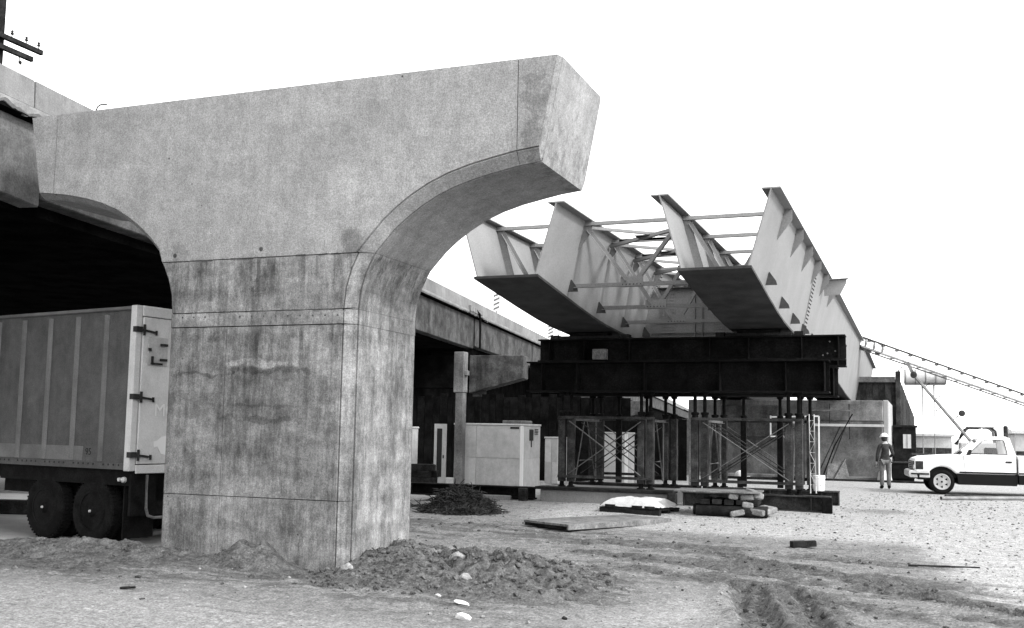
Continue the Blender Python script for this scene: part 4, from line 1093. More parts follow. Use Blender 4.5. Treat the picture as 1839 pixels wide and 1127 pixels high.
o = MB().box(-6.29, -6.11, 30.0, 30.18, 0.2, 2.95).build('timber_post', M['timber_pale'], bevel=0.01); tag(o, 'pale square timber post between the two shoring towers', 'post')

pc = thing('concrete_post', 'tall square concrete post standing at the left edge of the white container', 'post', (-13.72, 30.5, 0.1))
MB().box(-0.13, 0.13, -0.15, 0.15, -0.2, 3.05).build('shaft', M['conc_mid'], pc, bevel=0.02)
MB().box(-0.2, 0.15, -0.17, 0.17, 3.053, 4.35).build('head', M['conc_mid'], pc, bevel=0.02)
MB().box(0.15, 0.24, -0.1, 0.1, 3.6, 3.75).build('corbel', M['conc_mid'], pc, bevel=0.01)
bs = thing('added_baulks', 'added stack of dark timber baulks keeping the ground dark beside the ajar white door', 'timber stack', (-15.0, 29.2, 0.1), R(10))  # added to cover bright ground, so this corner stays dark
rb = random.Random(4)
for lv in range(4):
    for k in range(3 - lv // 2):
        MB().box(-1.3 + rb.uniform(-.1, .1), 1.0 + rb.uniform(-.1, .1), -0.45 + k * 0.3, -0.17 + k * 0.3, lv * 0.2, lv * 0.2 + 0.195).build('baulk', M['timber_dark'], bs, bevel=0.01)
# heap of cut brush
r = random.Random(21)
mb = MB()
for i in range(1900):
    a, rad = r.uniform(0, 6.28), r.random() ** 0.6
    x, y = rad * 0.95 * math.cos(a), rad * 0.6 * math.sin(a)
    h = 0.62 * (1 - rad ** 2) * r.random() ** 0.5
    d = Vector((r.uniform(-1, 1), r.uniform(-1, 1), r.uniform(-0.35, 0.35))).normalized()
    l = r.uniform(0.1, 0.3)
    p = Vector((x, y, max(0.02, h)))
    q1 = p + d * l * 0.5 + Vector((r.uniform(-.05, .05), r.uniform(-.05, .05), r.uniform(-.02, .05)))
    q2 = q1 + (d + Vector((r.uniform(-.5, .5), r.uniform(-.5, .5), r.uniform(-.6, .2)))).normalized() * l * 0.5
    q2.z = max(q2.z, 0.01); q1.z = max(q1.z, 0.01)
    w = r.uniform(0.008, 0.02)
    mb.tube([p, q1, q2], [w, w * 0.8, w * 0.3], 4, False)
n = 22
core = []
for jx in range(n):
    for ix in range(n):
        u, v = ix / (n - 1) * 2 - 1, jx / (n - 1) * 2 - 1
        e = math.hypot(u, v)
        core.append((u * 0.95, v * 0.6, max(-0.1, 0.52 * (1 - min(1, e) ** 2.2) * r.uniform(0.75, 1.1) - 0.04)))
mb.add(core, [(jx * n + ix, jx * n + ix + 1, (jx + 1) * n + ix + 1, (jx + 1) * n + ix) for jx in range(n - 1) for ix in range(n - 1)])
o = mb.build('brush_heap', M['brush']); o.location = (-9.35, 20.9, 0.1); tag(o, 'heap of dark cut brush at the foot of the pier column, right side', 'brush heap')
mb = MB()
for i in range(260):
    a, rad = r.uniform(0, 6.28), r.random() ** 0.6
    p = Vector((rad * 0.9 * math.cos(a), rad * 0.6 * math.sin(a), 0.16 * (1 - rad) * r.random() + 0.02))
    d = Vector((r.uniform(-1, 1), r.uniform(-1, 1), 0.1)).normalized()
    mb.tube([p, p + d * 0.14, p + d * 0.25 + Vector((0, 0, -0.03))], [0.014, 0.01, 0.004], 4, False)
o = mb.build('brush_heap', M['brush']); o.location = (-11.3, 22.0, 0.08); tag(o, 'low dark scatter of brush right behind the pier column', 'brush heap')

# timber mat lying on the dirt
mat_ = thing('timber_mat', 'flat pale timber mat lying on the dirt in front of the left footing', 'timber mat', (-6.75, 19.0, 0.12), R(62))
for i in range(6):
    x0 = -0.1 + i * 0.005
    MB().box(0.0 + 0.01 * (i % 2), 2.9 - 0.02 * (i % 3), -0.62 + i * 0.205, -0.62 + i * 0.205 + 0.198, 0.06, 0.105).build('plank', M['timber'], mat_, bevel=0.004)
for x in (0.04, 1.4, 2.75):
    MB().box(x, x + 0.1, -0.62, 0.61, 0.0, 0.058).build('bearer', M['timber'] if x > 0.1 else M['timber_dark'], mat_, bevel=0.004)
MB().box(0.0, 2.9, -0.665, -0.622, 0.0, 0.1).build('edge_plank', M['timber'], mat_, bevel=0.004)

# pallet with white sheeted bags
pal = thing('pallet', 'dark wooden pallet under white sheeting in front of the left tower footing', 'pallet', (-5.85, 22.7, 0.2), R(-12))
for i in range(6): MB().box(-0.72, 0.72, -0.5 + i * 0.18, -0.36 + i * 0.18, 0.1, 0.125).build('slat', M['timber_dark'], pal)
for y in (-0.46, 0.0, 0.46): MB().box(-0.72, 0.72, y - 0.05, y + 0.05, 0.0, 0.098).build('runner', M['timber_dark'], pal)
for s in (-0.45, 0.2, 0.5): MB().box(s - 0.12, s + 0.12, -0.53, -0.505, 0.13, 0.19).build('block', M['timber_dark'], pal)
def blanket(name, label, cat, loc, rot, sx, sy, h, seed, mat):
    n = 26; V, Fc = [], []
    for j in range(n):
        for i in range(n):
            u, v = i / (n - 1) * 2 - 1, j / (n - 1) * 2 - 1
            e = max(abs(u), abs(v))
            z = h * (1 - e ** 6) * (0.85 + 0.4 * (fbm(np.array([u * 3 + seed]), np.array([v * 3]), 1.0, 4, seed)[0] - 0.5)) + 0.06 * (fbm(np.array([u * 6]), np.array([v * 6 + seed]), 1.0, 3, seed + 5)[0] - 0.5)
            k = 1 + 0.1 * (fbm(np.array([u * 2.5]), np.array([v * 2.5]), 1.0, 3, seed + 9)[0] - 0.5) * (e > 0.9)
            V.append((u * sx * k, v * sy * k, z))
    for j in range(n - 1):
        for i in range(n - 1): Fc.append((j * n + i, j * n + i + 1, (j + 1) * n + i + 1, (j + 1) * n + i))
    Fc.append(tuple(i for i in range(n)) + tuple(j * n + n - 1 for j in range(1, n)) + tuple((n - 1) * n + i for i in range(n - 2, -1, -1)) + tuple(j * n for j in range(n - 2, 0, -1)))
    o = MB().add(V, Fc).build(name, mat, smooth=60); o.location = loc; o.rotation_euler = (0, 0, rot)
    return tag(o, label, cat)
blanket('white_sheeting', 'crumpled white sheeting heaped over the pallet', 'sheeting', (-5.85, 22.7, 0.36), R(-12), 0.68, 0.5, 0.2, 4, M['tarp'])

# stack of timbers with plywood top
st = thing('timber_stack', 'stack of short round timbers and blocks topped by a plywood sheet', 'timber stack', (-3.98, 22.9, 0.22), R(4))
MB().box(-1.05, 0.75, -0.55, 0.6, 0.5, 0.53).build('plywood_sheet', M['timber'], st, bevel=0.004)
r = random.Random(13)
for i, y in enumerate((-0.45, -0.22, 0.02, 0.28)):
    l = r.uniform(0.72, 0.86)
    lg = MB().lathe((-0.62 + r.uniform(-.08, .08), y, 0.12), (1, r.uniform(-.05, .05), 0), [(0, 0.105), (0.01, 0.115), (l + 0.72, 0.115), (l + 0.73, 0.1)], 12).build('log', M['timber_dark'], st, smooth=40)
for i in range(5):
    x = -0.5 + i * 0.25
    MB().box(x, x + 0.2, -0.5, 0.5, 0.245 + 0.01 * (i % 2), 0.36).build('bearer', M['timber_dark'], st, bevel=0.01)
for x, y, z, a, tl, sx in ((0.2, -0.5, 0.43, 0.15, 0.1, 0.2), (0.46, -0.47, 0.42, -0.2, -0.08, 0.27), (0.72, -0.4, 0.45, 0.35, 0.15, 0.22), (0.3, -0.6, 0.1, 0.3, -0.2, 0.3), (0.66, -0.57, 0.12, -0.35, 0.12, 0.33), (0.5, -0.52, 0.26, 0.1, 0.1, 0.24)):
    bm_ = MB().box(-sx / 2, sx / 2, 0.0, 0.75, -0.065, 0.06 + 0.02 * tl).build('pale_block', M['timber_pale'], st, bevel=0.035, seg=3)
    bm_.location = (x, y, z); bm_.rotation_euler = (tl * 0.5, tl, a)
# bucket, ladder, hat
bk = thing('bucket', 'white plastic bucket standing at the right tower foot', 'bucket', (-2.42, 27.0, 0.616))
MB().lathe((0, 0, 0), (0, 0, 1), [(0, 0.125), (0.01, 0.13), (0.3, 0.148), (0.305, 0.155), (0.325, 0.155), (0.33, 0.148), (0.36, 0.15)], 24).build('pail', M['white'], bk, smooth=40)
mb = MB(); mb.tube([(0.155 * math.cos(a), 0.155 * math.sin(a) * 0.2 - 0.16, 0.3 - 0.17 * math.sin(a)) for a in [math.pi * k / 10 for k in range(11)]], 0.004, 5); mb.build('handle', M['dark'], bk)
MB().lathe((0, 0, 0.361), (0, 0, 1), [(0, 0.152), (0.015, 0.152), (0.02, 0.14)], 24).build('lid', M['white'], bk, smooth=40)
ld = thing('ladder', 'pale narrow lattice ladder leaning upright at the right side of the right tower', 'ladder', (-2.42, 25.6, 0.62), R(20))
for x in (-0.065, 0.065): MB().tube([(x, 0, 0), (x * 0.9, 0.12, 1.85)], 0.014, 8).build('stile', M['dull_white'], ld)
for k in range(7):
    z = 0.2 + k * 0.25; y = 0.12 * z / 1.85
    MB().tube([(-0.065, y, z), (0.065, y, z)], 0.01, 6).build('rung', M['dull_white'], ld)
    if k < 6: MB().tube([(-0.065 if k % 2 else 0.065, y, z), (0.065 if k % 2 else -0.065, y + 0.016, z + 0.25)], 0.009, 5).build('lacing', M['dull_white'], ld)
ht = thing('hard_hat', 'white hard hat perched on a post behind the right tower braces', 'hard hat', (-4.55, 28.3, 0.86))
MB().lathe((0, 0, 0), (0, 0, 1), [(0, 0.14), (0.005, 0.15), (0.05, 0.145), (0.1, 0.12), (0.14, 0.08), (0.16, 0.03), (0.165, 0.0)], 20).build('shell', M['white'], ht, smooth=50)
MB().box(-0.05, 0.26, -0.06, 0.02, 0.0, 0.015).build('brim', M['white'], ht, bevel=0.004)
o = MB().box(-4.62, -4.48, 28.24, 28.38, 0.2, 0.858).build('timber_post', M['timber_dark'], bevel=0.01); tag(o, 'dark short post carrying the white hard hat', 'post')

# ================================================================== ABUTMENT
ab = thing('abutment', 'weathered concrete abutment wall behind the right shoring tower', 'abutment', (-4.9, 45.5, 0.28))
MB().box(-9.6, -1.5, 44.3, 47.0, -0.4, 2.62).build('stem', M['conc_mid'], ab, world=True, bevel=0.03)
MB().box(-9.3, -1.48, 44.28, 47.6, 2.623, 3.46).build('back_wall', M['conc_mid'], ab, world=True, bevel=0.03)
MB().box(-1.497, -1.28, 44.5, 50.5, -0.4, 3.48).build('wing_wall', M['slab'], ab, world=True, bevel=0.03)  # sunlit side put into the colour: paler than the stem
MB().box(-9.7, -1.3, 43.7, 44.29, -0.4, 0.42).build('toe', M['conc_mid'], ab, world=True, bevel=0.03)
MB().box(-7.7, -5.4, 43.0, 44.27, 1.9, 3.2).build('bearing_block', M['conc'], ab, world=True, bevel=0.05)
wk = thing('scaffold_walkway', 'pale plank walkway fixed across the abutment front', 'walkway', (-2.9, 44.0, 2.3))
MB().box(-4.1, -1.45, 43.9, 44.2, 2.4, 2.5).build('plank', M['dull_white'], wk, world=True)
MB().box(-4.4, -2.6, 43.85, 44.15, 3.0, 3.06).build('plank', M['timber'], wk, world=True)
MB().tube([(-4.4, 43.9, 3.3), (-2.7, 43.9, 3.32)], 0.025, 6).build('rail', M['steel_pale'], wk, world=True)
for x in (-4.3, -3.5, -2.75): MB().tube([(x, 44.0, 2.5), (x, 44.0, 3.33)], 0.025, 6).build('standard', M['steel_rust'], wk, world=True)
for a, b in (((-3.1, 44.0, 2.4), (-3.9, 43.7, 0.6)), ((-2.9, 44.0, 2.4), (-3.6, 43.6, 0.5)), ((-2.75, 44.1, 2.4), (-2.75, 44.1, 1.9))): MB().tube([a, b], 0.028, 6).build('strut', M['steel_rust'], wk, world=True)
MB().tube([(-2.6, 43.6, 2.9), (-3.3, 43.5, 1.6), (-3.7, 43.4, 0.5)], 0.03, 6).build('hose', M['black'], wk, world=True)
gd = thing('white_guard_frame', 'white tubular guard frame behind the right shoring tower', 'frame', (-5.2, 41.5, 1.9))
for a, b in (((-5.5, 41.5, 2.7), (-3.7, 41.5, 2.75)), ((-5.5, 41.5, 1.95), (-4.85, 41.5, 1.95)), ((-5.5, 41.5, 1.95), (-5.5, 41.5, 2.75)), ((-4.9, 41.5, 0.3), (-4.9, 41.5, 2.72)), ((-3.7, 41.5, 0.3), (-3.7, 41.5, 2.75))):
    MB().bar(a, b, 0.05, 0.05).build('tube', M['white'], gd, world=True)
pl = thing('ply_sheet', 'dull sheet of plywood leaning against the abutment foot', 'plywood', (-3.6, 43.3, 0.3), R(8))
MB().hexa([(0, 0, 0), (0.9, 0, 0), (0.9, 0.04, 0), (0, 0.04, 0), (0.1, 0.35, 0.62), (0.75, 0.35, 0.75), (0.75, 0.39, 0.75), (0.1, 0.39, 0.62)]).build('sheet', M['timber'], pl)
MB().bar((0.3, -0.05, 0.02), (0.75, 0.33, 0.8), 0.06, 0.05).build('prop', M['timber'], pl)
o = MB().box(-5.6, 0.2, 42.6, 42.75, 0.26, 0.36).build('timber_rail', M['timber_dark'], bevel=0.01); tag(o, 'long dark timber lying on the ground along the abutment foot', 'timber')
# ================================================================== TIMBER-FACED APPROACH BEYOND THE ABUTMENT
tw = thing('timber_wall', 'tall dark board-faced retaining wall receding behind the abutment', 'wall', (-1.3, 60, 0.28))
MB().box(-3.2, -1.0, 50.6, 132, -0.4, 4.55).build('fill_core', M['timber_wall'], tw, world=True)
r = random.Random(31)
y = 50.6
proto = None
for i in range(90):
    w = 0.42
    b_ = MB().box(-0.998, -0.95 + r.uniform(-0.012, 0.012), y, y + w - 0.03, 0.28, 4.6 + r.uniform(-0.06, 0.06)).build('board', M['timber_wall'], tw, world=True)
    y += w
for i in range(26):
    w = 1.6
    MB().box(-0.998, -0.95 + r.uniform(-0.02, 0.02), y, y + w - 0.04, 0.28, 4.6 + r.uniform(-0.08, 0.06)).build('board', M['timber_wall'], tw, world=True)
    y += w
for i in range(8):
    x = -3.2 + i * 0.27
    MB().box(x, x + 0.25, 50.55, 50.6, 0.28, 4.6 + r.uniform(-0.05, 0.05)).build('end_board', M['timber_wall'], tw, world=True)
MB().box(-1.14, -0.92, 50.3, 50.54, 0.2, 5.0).build('corner_post', M['timber_wall'], tw, world=True, bevel=0.02)
MB().tube([(-1.02, 50.4, 5.0), (-0.85, 50.4, 5.2)], 0.03, 6).build('spike', M['dark'], tw, world=True)
MB().box(-3.3, -1.15, 50.32, 50.5, 4.5, 4.75).build('waling', M['timber'], tw, world=True)
sh = thing('site_hut', 'dark little plank hut with a small bright window beside the abutment', 'hut', (-0.75, 49.2, 0.28))
MB().box(-1.2, -0.3, 48.6, 50.0, 0.2, 2.45).build('wall', M['timber_dark'], sh, world=True, bevel=0.01)
MB().box(-1.24, -0.24, 48.5, 50.05, 2.453, 2.54).build('roof', M['timber_dark'], sh, world=True)
w_ = MB().box(-0.82, -0.5, 48.57, 48.599, 1.55, 2.15).build('window', M['dull_white'], sh, world=True)
MB().box(-0.67, -0.65, 48.555, 48.569, 1.56, 2.14).build('mullion', M['dark'], w_, world=True)
for z in (0.35, 0.75, 1.15): MB().box(-1.19, -0.31, 48.585, 48.599, z, z + 0.36).build('plank', M['timber_dark'], sh, world=True)
gn = thing('generator', 'black boxy generator on the ground right of the person', 'generator', (-0.75, 43.5, 0.28))
MB().box(-0.42, 0.42, -0.3, 0.3, 0.12, 0.72).build('housing', M['black'], gn, bevel=0.03)
MB().box(-0.46, 0.46, -0.33, 0.33, 0.723, 0.78).build('lid', M['dark'], gn, bevel=0.01)
MB().box(-0.4, 0.4, -0.25, 0.25, 0.0, 0.118).build('skid', M['steel_dark'], gn)
o = blanket('rag_bundle', 'white bundle of rags piled between the person and the generator', 'bundle', (-1.42, 43.2, 0.3), 0.3, 0.24, 0.2, 0.45, 8, M['tarp'])

# ================================================================== ELEVATED TANK
tk = thing('elevated_tank', 'pale horizontal ribbed tank raised on thin posts behind the boom', 'tank', (0.0, 74, 0.28))
zt = 6.1
MB().lathe((-1.15, 74, zt), (1, 0.1, 0), [(0, 0.0), (0.0, 0.44), (0.03, 0.47), (2.55, 0.47), (2.58, 0.44), (2.58, 0)], 28).build('drum', M['dull_white'], tk, world=True, smooth=40)
for i in range(5): MB().lathe((-1.1 + i * 0.62, 74 + i * 0.062, zt), (1, 0.1, 0), [(0, 0.47), (0.0, 0.5), (0.06, 0.5), (0.06, 0.47)], 28).build('hoop', M['steel_pale'], tk, world=True)
for x in (-0.02, 0.7): MB().tube([(x, 74.1, 0.0), (x, 74.1, zt - 0.45)], 0.06, 8).build('leg', M['steel_pale'], tk, world=True)
MB().bar((-1.1, 74.05, zt - 0.52), (1.4, 74.3, zt - 0.52), 0.5, 0.09).build('cradle', M['steel_pale'], tk, world=True)

# ================================================================== BOOM MACHINE BEHIND THE PICKUP
pm = thing('boom_truck', 'pale long-boom machine standing behind the pickup, boom slanting down to the right', 'boom truck', (2.6, 50.5, 0.28))
KN = Vector((-0.45, 49.0, 4.95))
A0, A1 = Vector((-2.6, 47.6, 6.12)), Vector((5.6, 57.4, 3.62))
d = (A1 - A0).normalized()
sd_ = d.cross(Vector((0, 0, 1))).normalized() * 0.2
up = Vector((0, 0, 0.21))
for s in (-1, 1):
    MB().bar(A0 + sd_ * s + up, A1 + sd_ * s + up, 0.06, 0.065).build('upper_chord', M['steel_rust'], pm, world=True)
    MB().bar(A0 + sd_ * s - up, A1 + sd_ * s - up, 0.05, 0.05).build('lower_chord', M['steel_pale'], pm, world=True)
    MB().bar(A0 + sd_ * s * 0.9, A1 + sd_ * s * 0.9, 0.01, 0.3).build('boom_plate', M['white'], pm, world=True)
n = 15
for k in range(n):
    p = A0.lerp(A1, (k + 0.5) / n)
    MB().bar(p + sd_ - up, p - sd_ - up, 0.04, 0.04).build('tie', M['steel_pale'], pm, world=True)
    c = sd_ * (1 if sd_.y < 0 else -1) * 1.12
    mb = MB(); mb.bar(p + c + up * 0.6, p + c + up * 1.1, 0.05, 0.07); mb.bar(p + c + up * 0.6, p + c + d * 0.16 + up * 0.68, 0.035, 0.035); mb.build('clamp', M['steel_rust'], pm, world=True)
mb = MB()
for t_ in (0.02, 0.06, 0.1): mb.lathe(A0.lerp(A1, t_) , d, [(0, 0.25), (0.08, 0.25)], 12)
mb.build('sheave', M['steel_pale'], pm, world=True)
P0, P1 = Vector((-0.35, 49.0, 4.75)), Vector((2.0, 50.0, 1.8))
MB().bar(P0, P1, 0.11, 0.11).build('boom_arm', M['steel_pale'], pm, world=True, bevel=0.02)
MB().bar(P0 + Vector((-0.25, 0, 0.55)), P0, 0.14, 0.14).build('knuckle', M['steel_pale'], pm, world=True)
MB().lathe(P0 + Vector((0, -0.15, 0)), (0, 1, 0), [(0, 0.14), (0.3, 0.14)], 14).build('pivot', M['steel_rust'], pm, world=True)
da = (P1 - P0).normalized(); na = Vector((da.z, 0, -da.x)) * -1
for t_, s in ((0.18, 1), (0.36, 1), (0.47, -1), (0.66, 1)):
    p = P0.lerp(P1, t_); MB().tube([p, p + na * 0.3 * s], 0.03, 6).build('peg', M['dark'], pm, world=True)
p = P0.lerp(P1, 0.66) + na * 0.5
MB().lathe(p, (0, 1, 0), [(-0.05, 0.05), (-0.04, 0.14), (0.04, 0.14), (0.05, 0.05)], 14).build('hose_reel', M['steel_rust'], pm, world=True)
# chassis and cab (mostly hidden by the pickup)
MB().box(0.6, 6.5, 50.0, 52.3, 0.75, 1.2).build('chassis', M['steel_pale'], pm, world=True, bevel=0.03)
for x in (1.3, 4.3, 5.6):
    for y in (50.05, 52.2): MB().lathe((x, y - 0.15, 0.78), (0, 1, 0), [(0, 0.3), (0.0, 0.46), (0.05, 0.5), (0.25, 0.5), (0.3, 0.46), (0.3, 0.3)], 24).build('wheel', M['black'], pm, world=True, smooth=40)
MB().box(1.5, 3.1, 50.1, 52.2, 1.203, 1.85).build('cab_body', M['dull_white'], pm, world=True, bevel=0.05)
for xx in (50.15, 52.1):
    MB().tube([(1.35, xx, 1.75), (1.62, xx, 2.2), (1.75, xx, 2.42), (1.9, xx, 2.5), (2.35, xx, 2.5)], 0.055, 8).build('cab_frame', M['steel_rust'], pm, world=True, smooth=50)
    MB().tube([(2.5, xx, 2.5), (2.78, xx, 2.48), (2.92, xx, 2.35), (2.98, xx, 1.85)], 0.055, 8).build('cab_frame', M['steel_rust'], pm, world=True, smooth=50)
MB().box(1.8, 2.9, 50.1, 52.15, 2.5, 2.56).build('cab_roof', M['dull_white'], pm, world=True, bevel=0.02)
MB().box(1.75, 2.9, 50.18, 50.2, 1.86, 2.48).build('cab_window', M['glass'], pm, world=True)
MB().box(3.24, 3.42, 50.2, 50.4, 1.2, 2.6).build('exhaust_stack', M['steel_rust'], pm, world=True, bevel=0.05)
MB().bar((-0.5, 48.2, 1.32), (1.2, 50.0, 1.25), 0.08, 0.08).build('outrigger', M['dark'], pm, world=True)

# far sheds on the right
def shed(label, x0, x1, y, h, roofh, mat):
    t = thing('far_shed', label, 'shed', ((x0 + x1) / 2, y, 0.28), 0, 'low sheds beyond the site')
    MB().box(x0, x1, y, y + 8, 0, h).build('wall', M[mat], t, world=True)
    n = int((x1 - x0) / 2)
    for i in range(n):
        MB().box(x0 + i * 2 + 0.03, x0 + i * 2 + 1.97, y - 0.04, y - 0.002, 0.3, h * 0.45).build('lower_panel', M['steel_rust'], t, world=True)
    MB().hexa([(x0 - 0.3, y - 0.4, h + 0.003), (x1 + 0.3, y - 0.4, h + 0.003), (x1 + 0.3, y + 8.3, h + 0.003), (x0 - 0.3, y + 8.3, h + 0.003), (x0 - 0.3, y - 0.4, h + 0.25), (x1 + 0.3, y - 0.4, h + 0.25), (x1 + 0.3, y + 8.3, h + roofh * 0.5), (x0 - 0.3, y + 8.3, h + roofh * 0.5)]).build('roof', M['dull_white'], t, world=True)
shed('long low pale shed with a dark lower band behind the pickup bed', 7.0, 31.0, 95, 2.6, 1.4, 'dull_white')
shed('pale low shed far behind the boom machine', -1.0, 3.0, 130, 2.4, 0.8, 'dull_white')

# pipes on the ground by the pickup
for x0, y0, x1, y1, rr, l in ((0.42, 31.2, 3.2, 33.2, 0.055, 'pale pipe lying on the gravel in front of the pickup, nearest of two'), (0.55, 32.6, 3.4, 34.0, 0.045, 'thinner dark pipe lying just in front of the pickup wheel')):
    mb = MB(); za = 0.28 + rr
    mb.lathe((x0, y0, za), (x1 - x0, y1 - y0, 0), [(0.12, rr * 0.8), (0.0, rr * 0.8), (0.0, rr), (math.hypot(x1 - x0, y1 - y0), rr)], 14)
    o = mb.build('pipe', M['steel_pale'] if rr > 0.05 else M['steel_rust'], smooth=40); tag(o, l, 'pipe', 'pipes by the pickup')

# ================================================================== PICKUP
PK = thing('pickup_truck', 'white pickup truck with dark lower flanks parked at the right edge', 'pickup truck', (-0.42, 35.45, 0.29), R(5))
def arch(cx, rad, z0, n=12):
    a0 = math.asin((z0 - 0.37) / rad)
    return [(cx + rad * math.cos(math.pi - a0 - (math.pi - 2 * a0) * k / n), 0.37 + rad * math.sin(math.pi - a0 - (math.pi - 2 * a0) * k / n)) for k in range(n + 1)]
HWID = 0.96
def slab_side(poly, hw0, hw1, name, mat, parent, bevel=0.03):
    return MB().prism([(x, -hw0, z) for x, z in poly], [(x, hw1, z) for x, z in poly]).build(name, mat, parent, bevel=bevel, seg=3)
zS = 0.62  # two-tone split
FWX, RWX = 0.84, 4.2
up_poly = [(0.10, zS), (0.04, 0.78), (0.05, 0.98), (0.10, 1.05), (0.22, 1.095), (0.5, 1.135), (1.0, 1.18), (1.42, 1.2), (2.93, 1.2), (2.93, zS)] + [(FWX + 0.47, zS)] + list(reversed(arch(FWX, 0.455, zS)))[:] + [(FWX - 0.47, zS)]
bodyo = slab_side(up_poly, HWID, HWID, 'body', M['white'], PK, 0.07)
low_poly = [(FWX + 0.46, 0.30), (2.93, 0.30), (2.93, zS - 0.004), (FWX + 0.405, zS - 0.004), (FWX + 0.44, 0.5)]
slab_side(low_poly, HWID - 0.004, HWID - 0.004, 'lower_body', M['paint_black'], PK, 0.02)
slab_side([(0.16, 0.42), (FWX - 0.44, 0.42), (FWX - 0.41, zS - 0.004), (0.12, zS - 0.004)], HWID - 0.01, HWID - 0.01, 'front_valance', M['paint_black'], PK, 0.02)
bed = [(2.97, zS), (2.97, 1.2), (5.35, 1.2), (5.37, zS)] + [(RWX + 0.47, zS)] + list(reversed(arch(RWX, 0.455, zS))) + [(RWX - 0.47, zS)]
slab_side(bed, HWID, HWID, 'cargo_bed', M['white'], PK, 0.03)
slab_side([(2.97, 0.34), (RWX - 0.46, 0.34), (RWX - 0.41, zS - 0.004), (2.97, zS - 0.004)], HWID - 0.004, HWID - 0.004, 'lower_body', M['paint_black'], PK, 0.02)
MB().box(3.05, 5.3, -0.8, 0.8, 1.16, 1.206).build('bed_floor', M['paint_black'], PK)
MB().box(FWX - 0.42, FWX + 0.42, -0.9, 0.9, 0.5, 0.85).build('wheel_well', M['black'], PK)
MB().box(0.5, 5.2, -0.5, 0.5, 0.35, 0.6).build('chassis', M['black'], PK)
# body-side moulding stripes
for x0, x1 in ((FWX + 0.5, 2.92), (2.98, RWX - 0.5)):
    MB().box(x0, x1, -HWID - 0.018, -HWID + 0.002, zS + 0.03, zS + 0.075).build('side_moulding', M['paint_black'], PK, bevel=0.006)
# greenhouse
def hw_at(z): return 0.90 - (z - 1.2) * 0.30
outer = [(1.36, 1.19), (1.97, 1.70), (2.12, 1.76), (2.66, 1.77), (2.78, 1.72), (2.93, 1.19)]
inner = [(1.62, 1.235), (2.02, 1.62), (2.12, 1.66), (2.58, 1.66), (2.62, 1.64), (2.69, 1.235)]
for s in (-1, 1):
    vs = [(x, s * hw_at(z), z) for x, z in outer] + [(x, s * hw_at(z), z) for x, z in inner] + [(x, s * (hw_at(z) - 0.05), z) for x, z in outer] + [(x, s * (hw_at(z) - 0.05), z) for x, z in inner]
    n = 6; fs = []
    for i in range(n):
        j = (i + 1) % n
        fs += [(i, j, n + j, n + i), (2 * n + j, 2 * n + i, 3 * n + i, 3 * n + j), (n + i, n + j, 3 * n + j, 3 * n + i), (j, i, 2 * n + i, 2 * n + j)]
    MB().add(vs, fs).build('cab_side', M['white'], PK)
    g = MB().prism([(x, s * (hw_at(z) - 0.025), z) for x, z in inner], [(x, s * (hw_at(z) - 0.03), z) for x, z in inner]).build('side_window', M['glass'], PK)
    mb = MB()
    for i in range(n):
        j = (i + 1) % n
        a, b = inner[i], inner[j]
        mb.bar((a[0], s * (hw_at(a[1]) + 0.002), a[1]), (b[0], s * (hw_at(b[1]) + 0.002), b[1]), 0.016, 0.022, up=(0, 1, 0))
    mb.build('window_seal', M['dark'], g)
MB().prism([(1.95, -hw_at(1.68), 1.68), (2.08, -hw_at(1.73), 1.73), (2.7, -hw_at(1.74), 1.74), (2.78, -hw_at(1.70), 1.70), (2.76, -hw_at(1.7), 1.66), (2.0, -hw_at(1.68), 1.65)],
           [(1.95, hw_at(1.68), 1.68), (2.08, hw_at(1.73), 1.73), (2.7, hw_at(1.74), 1.74), (2.78, hw_at(1.70), 1.70), (2.76, hw_at(1.7), 1.66), (2.0, hw_at(1.68), 1.65)]).build('roof', M['white'], PK, bevel=0.02)
MB().hexa([(1.43, -0.82, 1.215), (1.43, 0.82, 1.215), (1.44, 0.82, 1.225), (1.44, -0.82, 1.225), (1.94, -0.68, 1.66), (1.94, 0.68, 1.66), (1.95, 0.68, 1.67), (1.95, -0.68, 1.67)]).build('windscreen', M['glass'], PK)
MB().hexa([(2.90, -0.8, 1.22), (2.90, 0.8, 1.22), (2.91, 0.8, 1.22), (2.91, -0.8, 1.22), (2.77, -0.68, 1.65), (2.77, 0.68, 1.65), (2.78, 0.68, 1.65), (2.78, -0.68, 1.65)]).build('rear_window', M['glass'], PK)
MB().box(2.25, 2.45, -0.7, 0.7, 1.2, 1.42).build('seat_back', M['cloth_dark'], PK, bevel=0.04)
MB().box(1.38, 1.6, -0.86, 0.86, 1.195, 1.215).build('cowl', M['dark'], PK)
# door shut lines, handle, mirror
mb = MB()
mb.bar((2.925, -HWID - 0.001, 0.34), (2.925, -HWID - 0.001, 1.19), 0.012, 0.012); mb.bar((1.52, -HWID - 0.001, 0.5), (1.46, -HWID - 0.001, 1.19), 0.006, 0.006)
mb.build('door_shut_line', M['dark'], PK)
MB().box(2.62, 2.8, -HWID - 0.022, -HWID, 0.98, 1.03).build('door_handle', M['dark'], PK, bevel=0.01)
MB().prism([(1.52, -1.02, 1.18), (1.66, -1.02, 1.2), (1.69, -1.02, 1.36), (1.6, -1.02, 1.36)], [(1.5, -1.2, 1.2), (1.64, -1.2, 1.2), (1.67, -1.2, 1.36), (1.58, -1.2, 1.36)]).build('wing_mirror', M['dark'], PK, bevel=0.02)
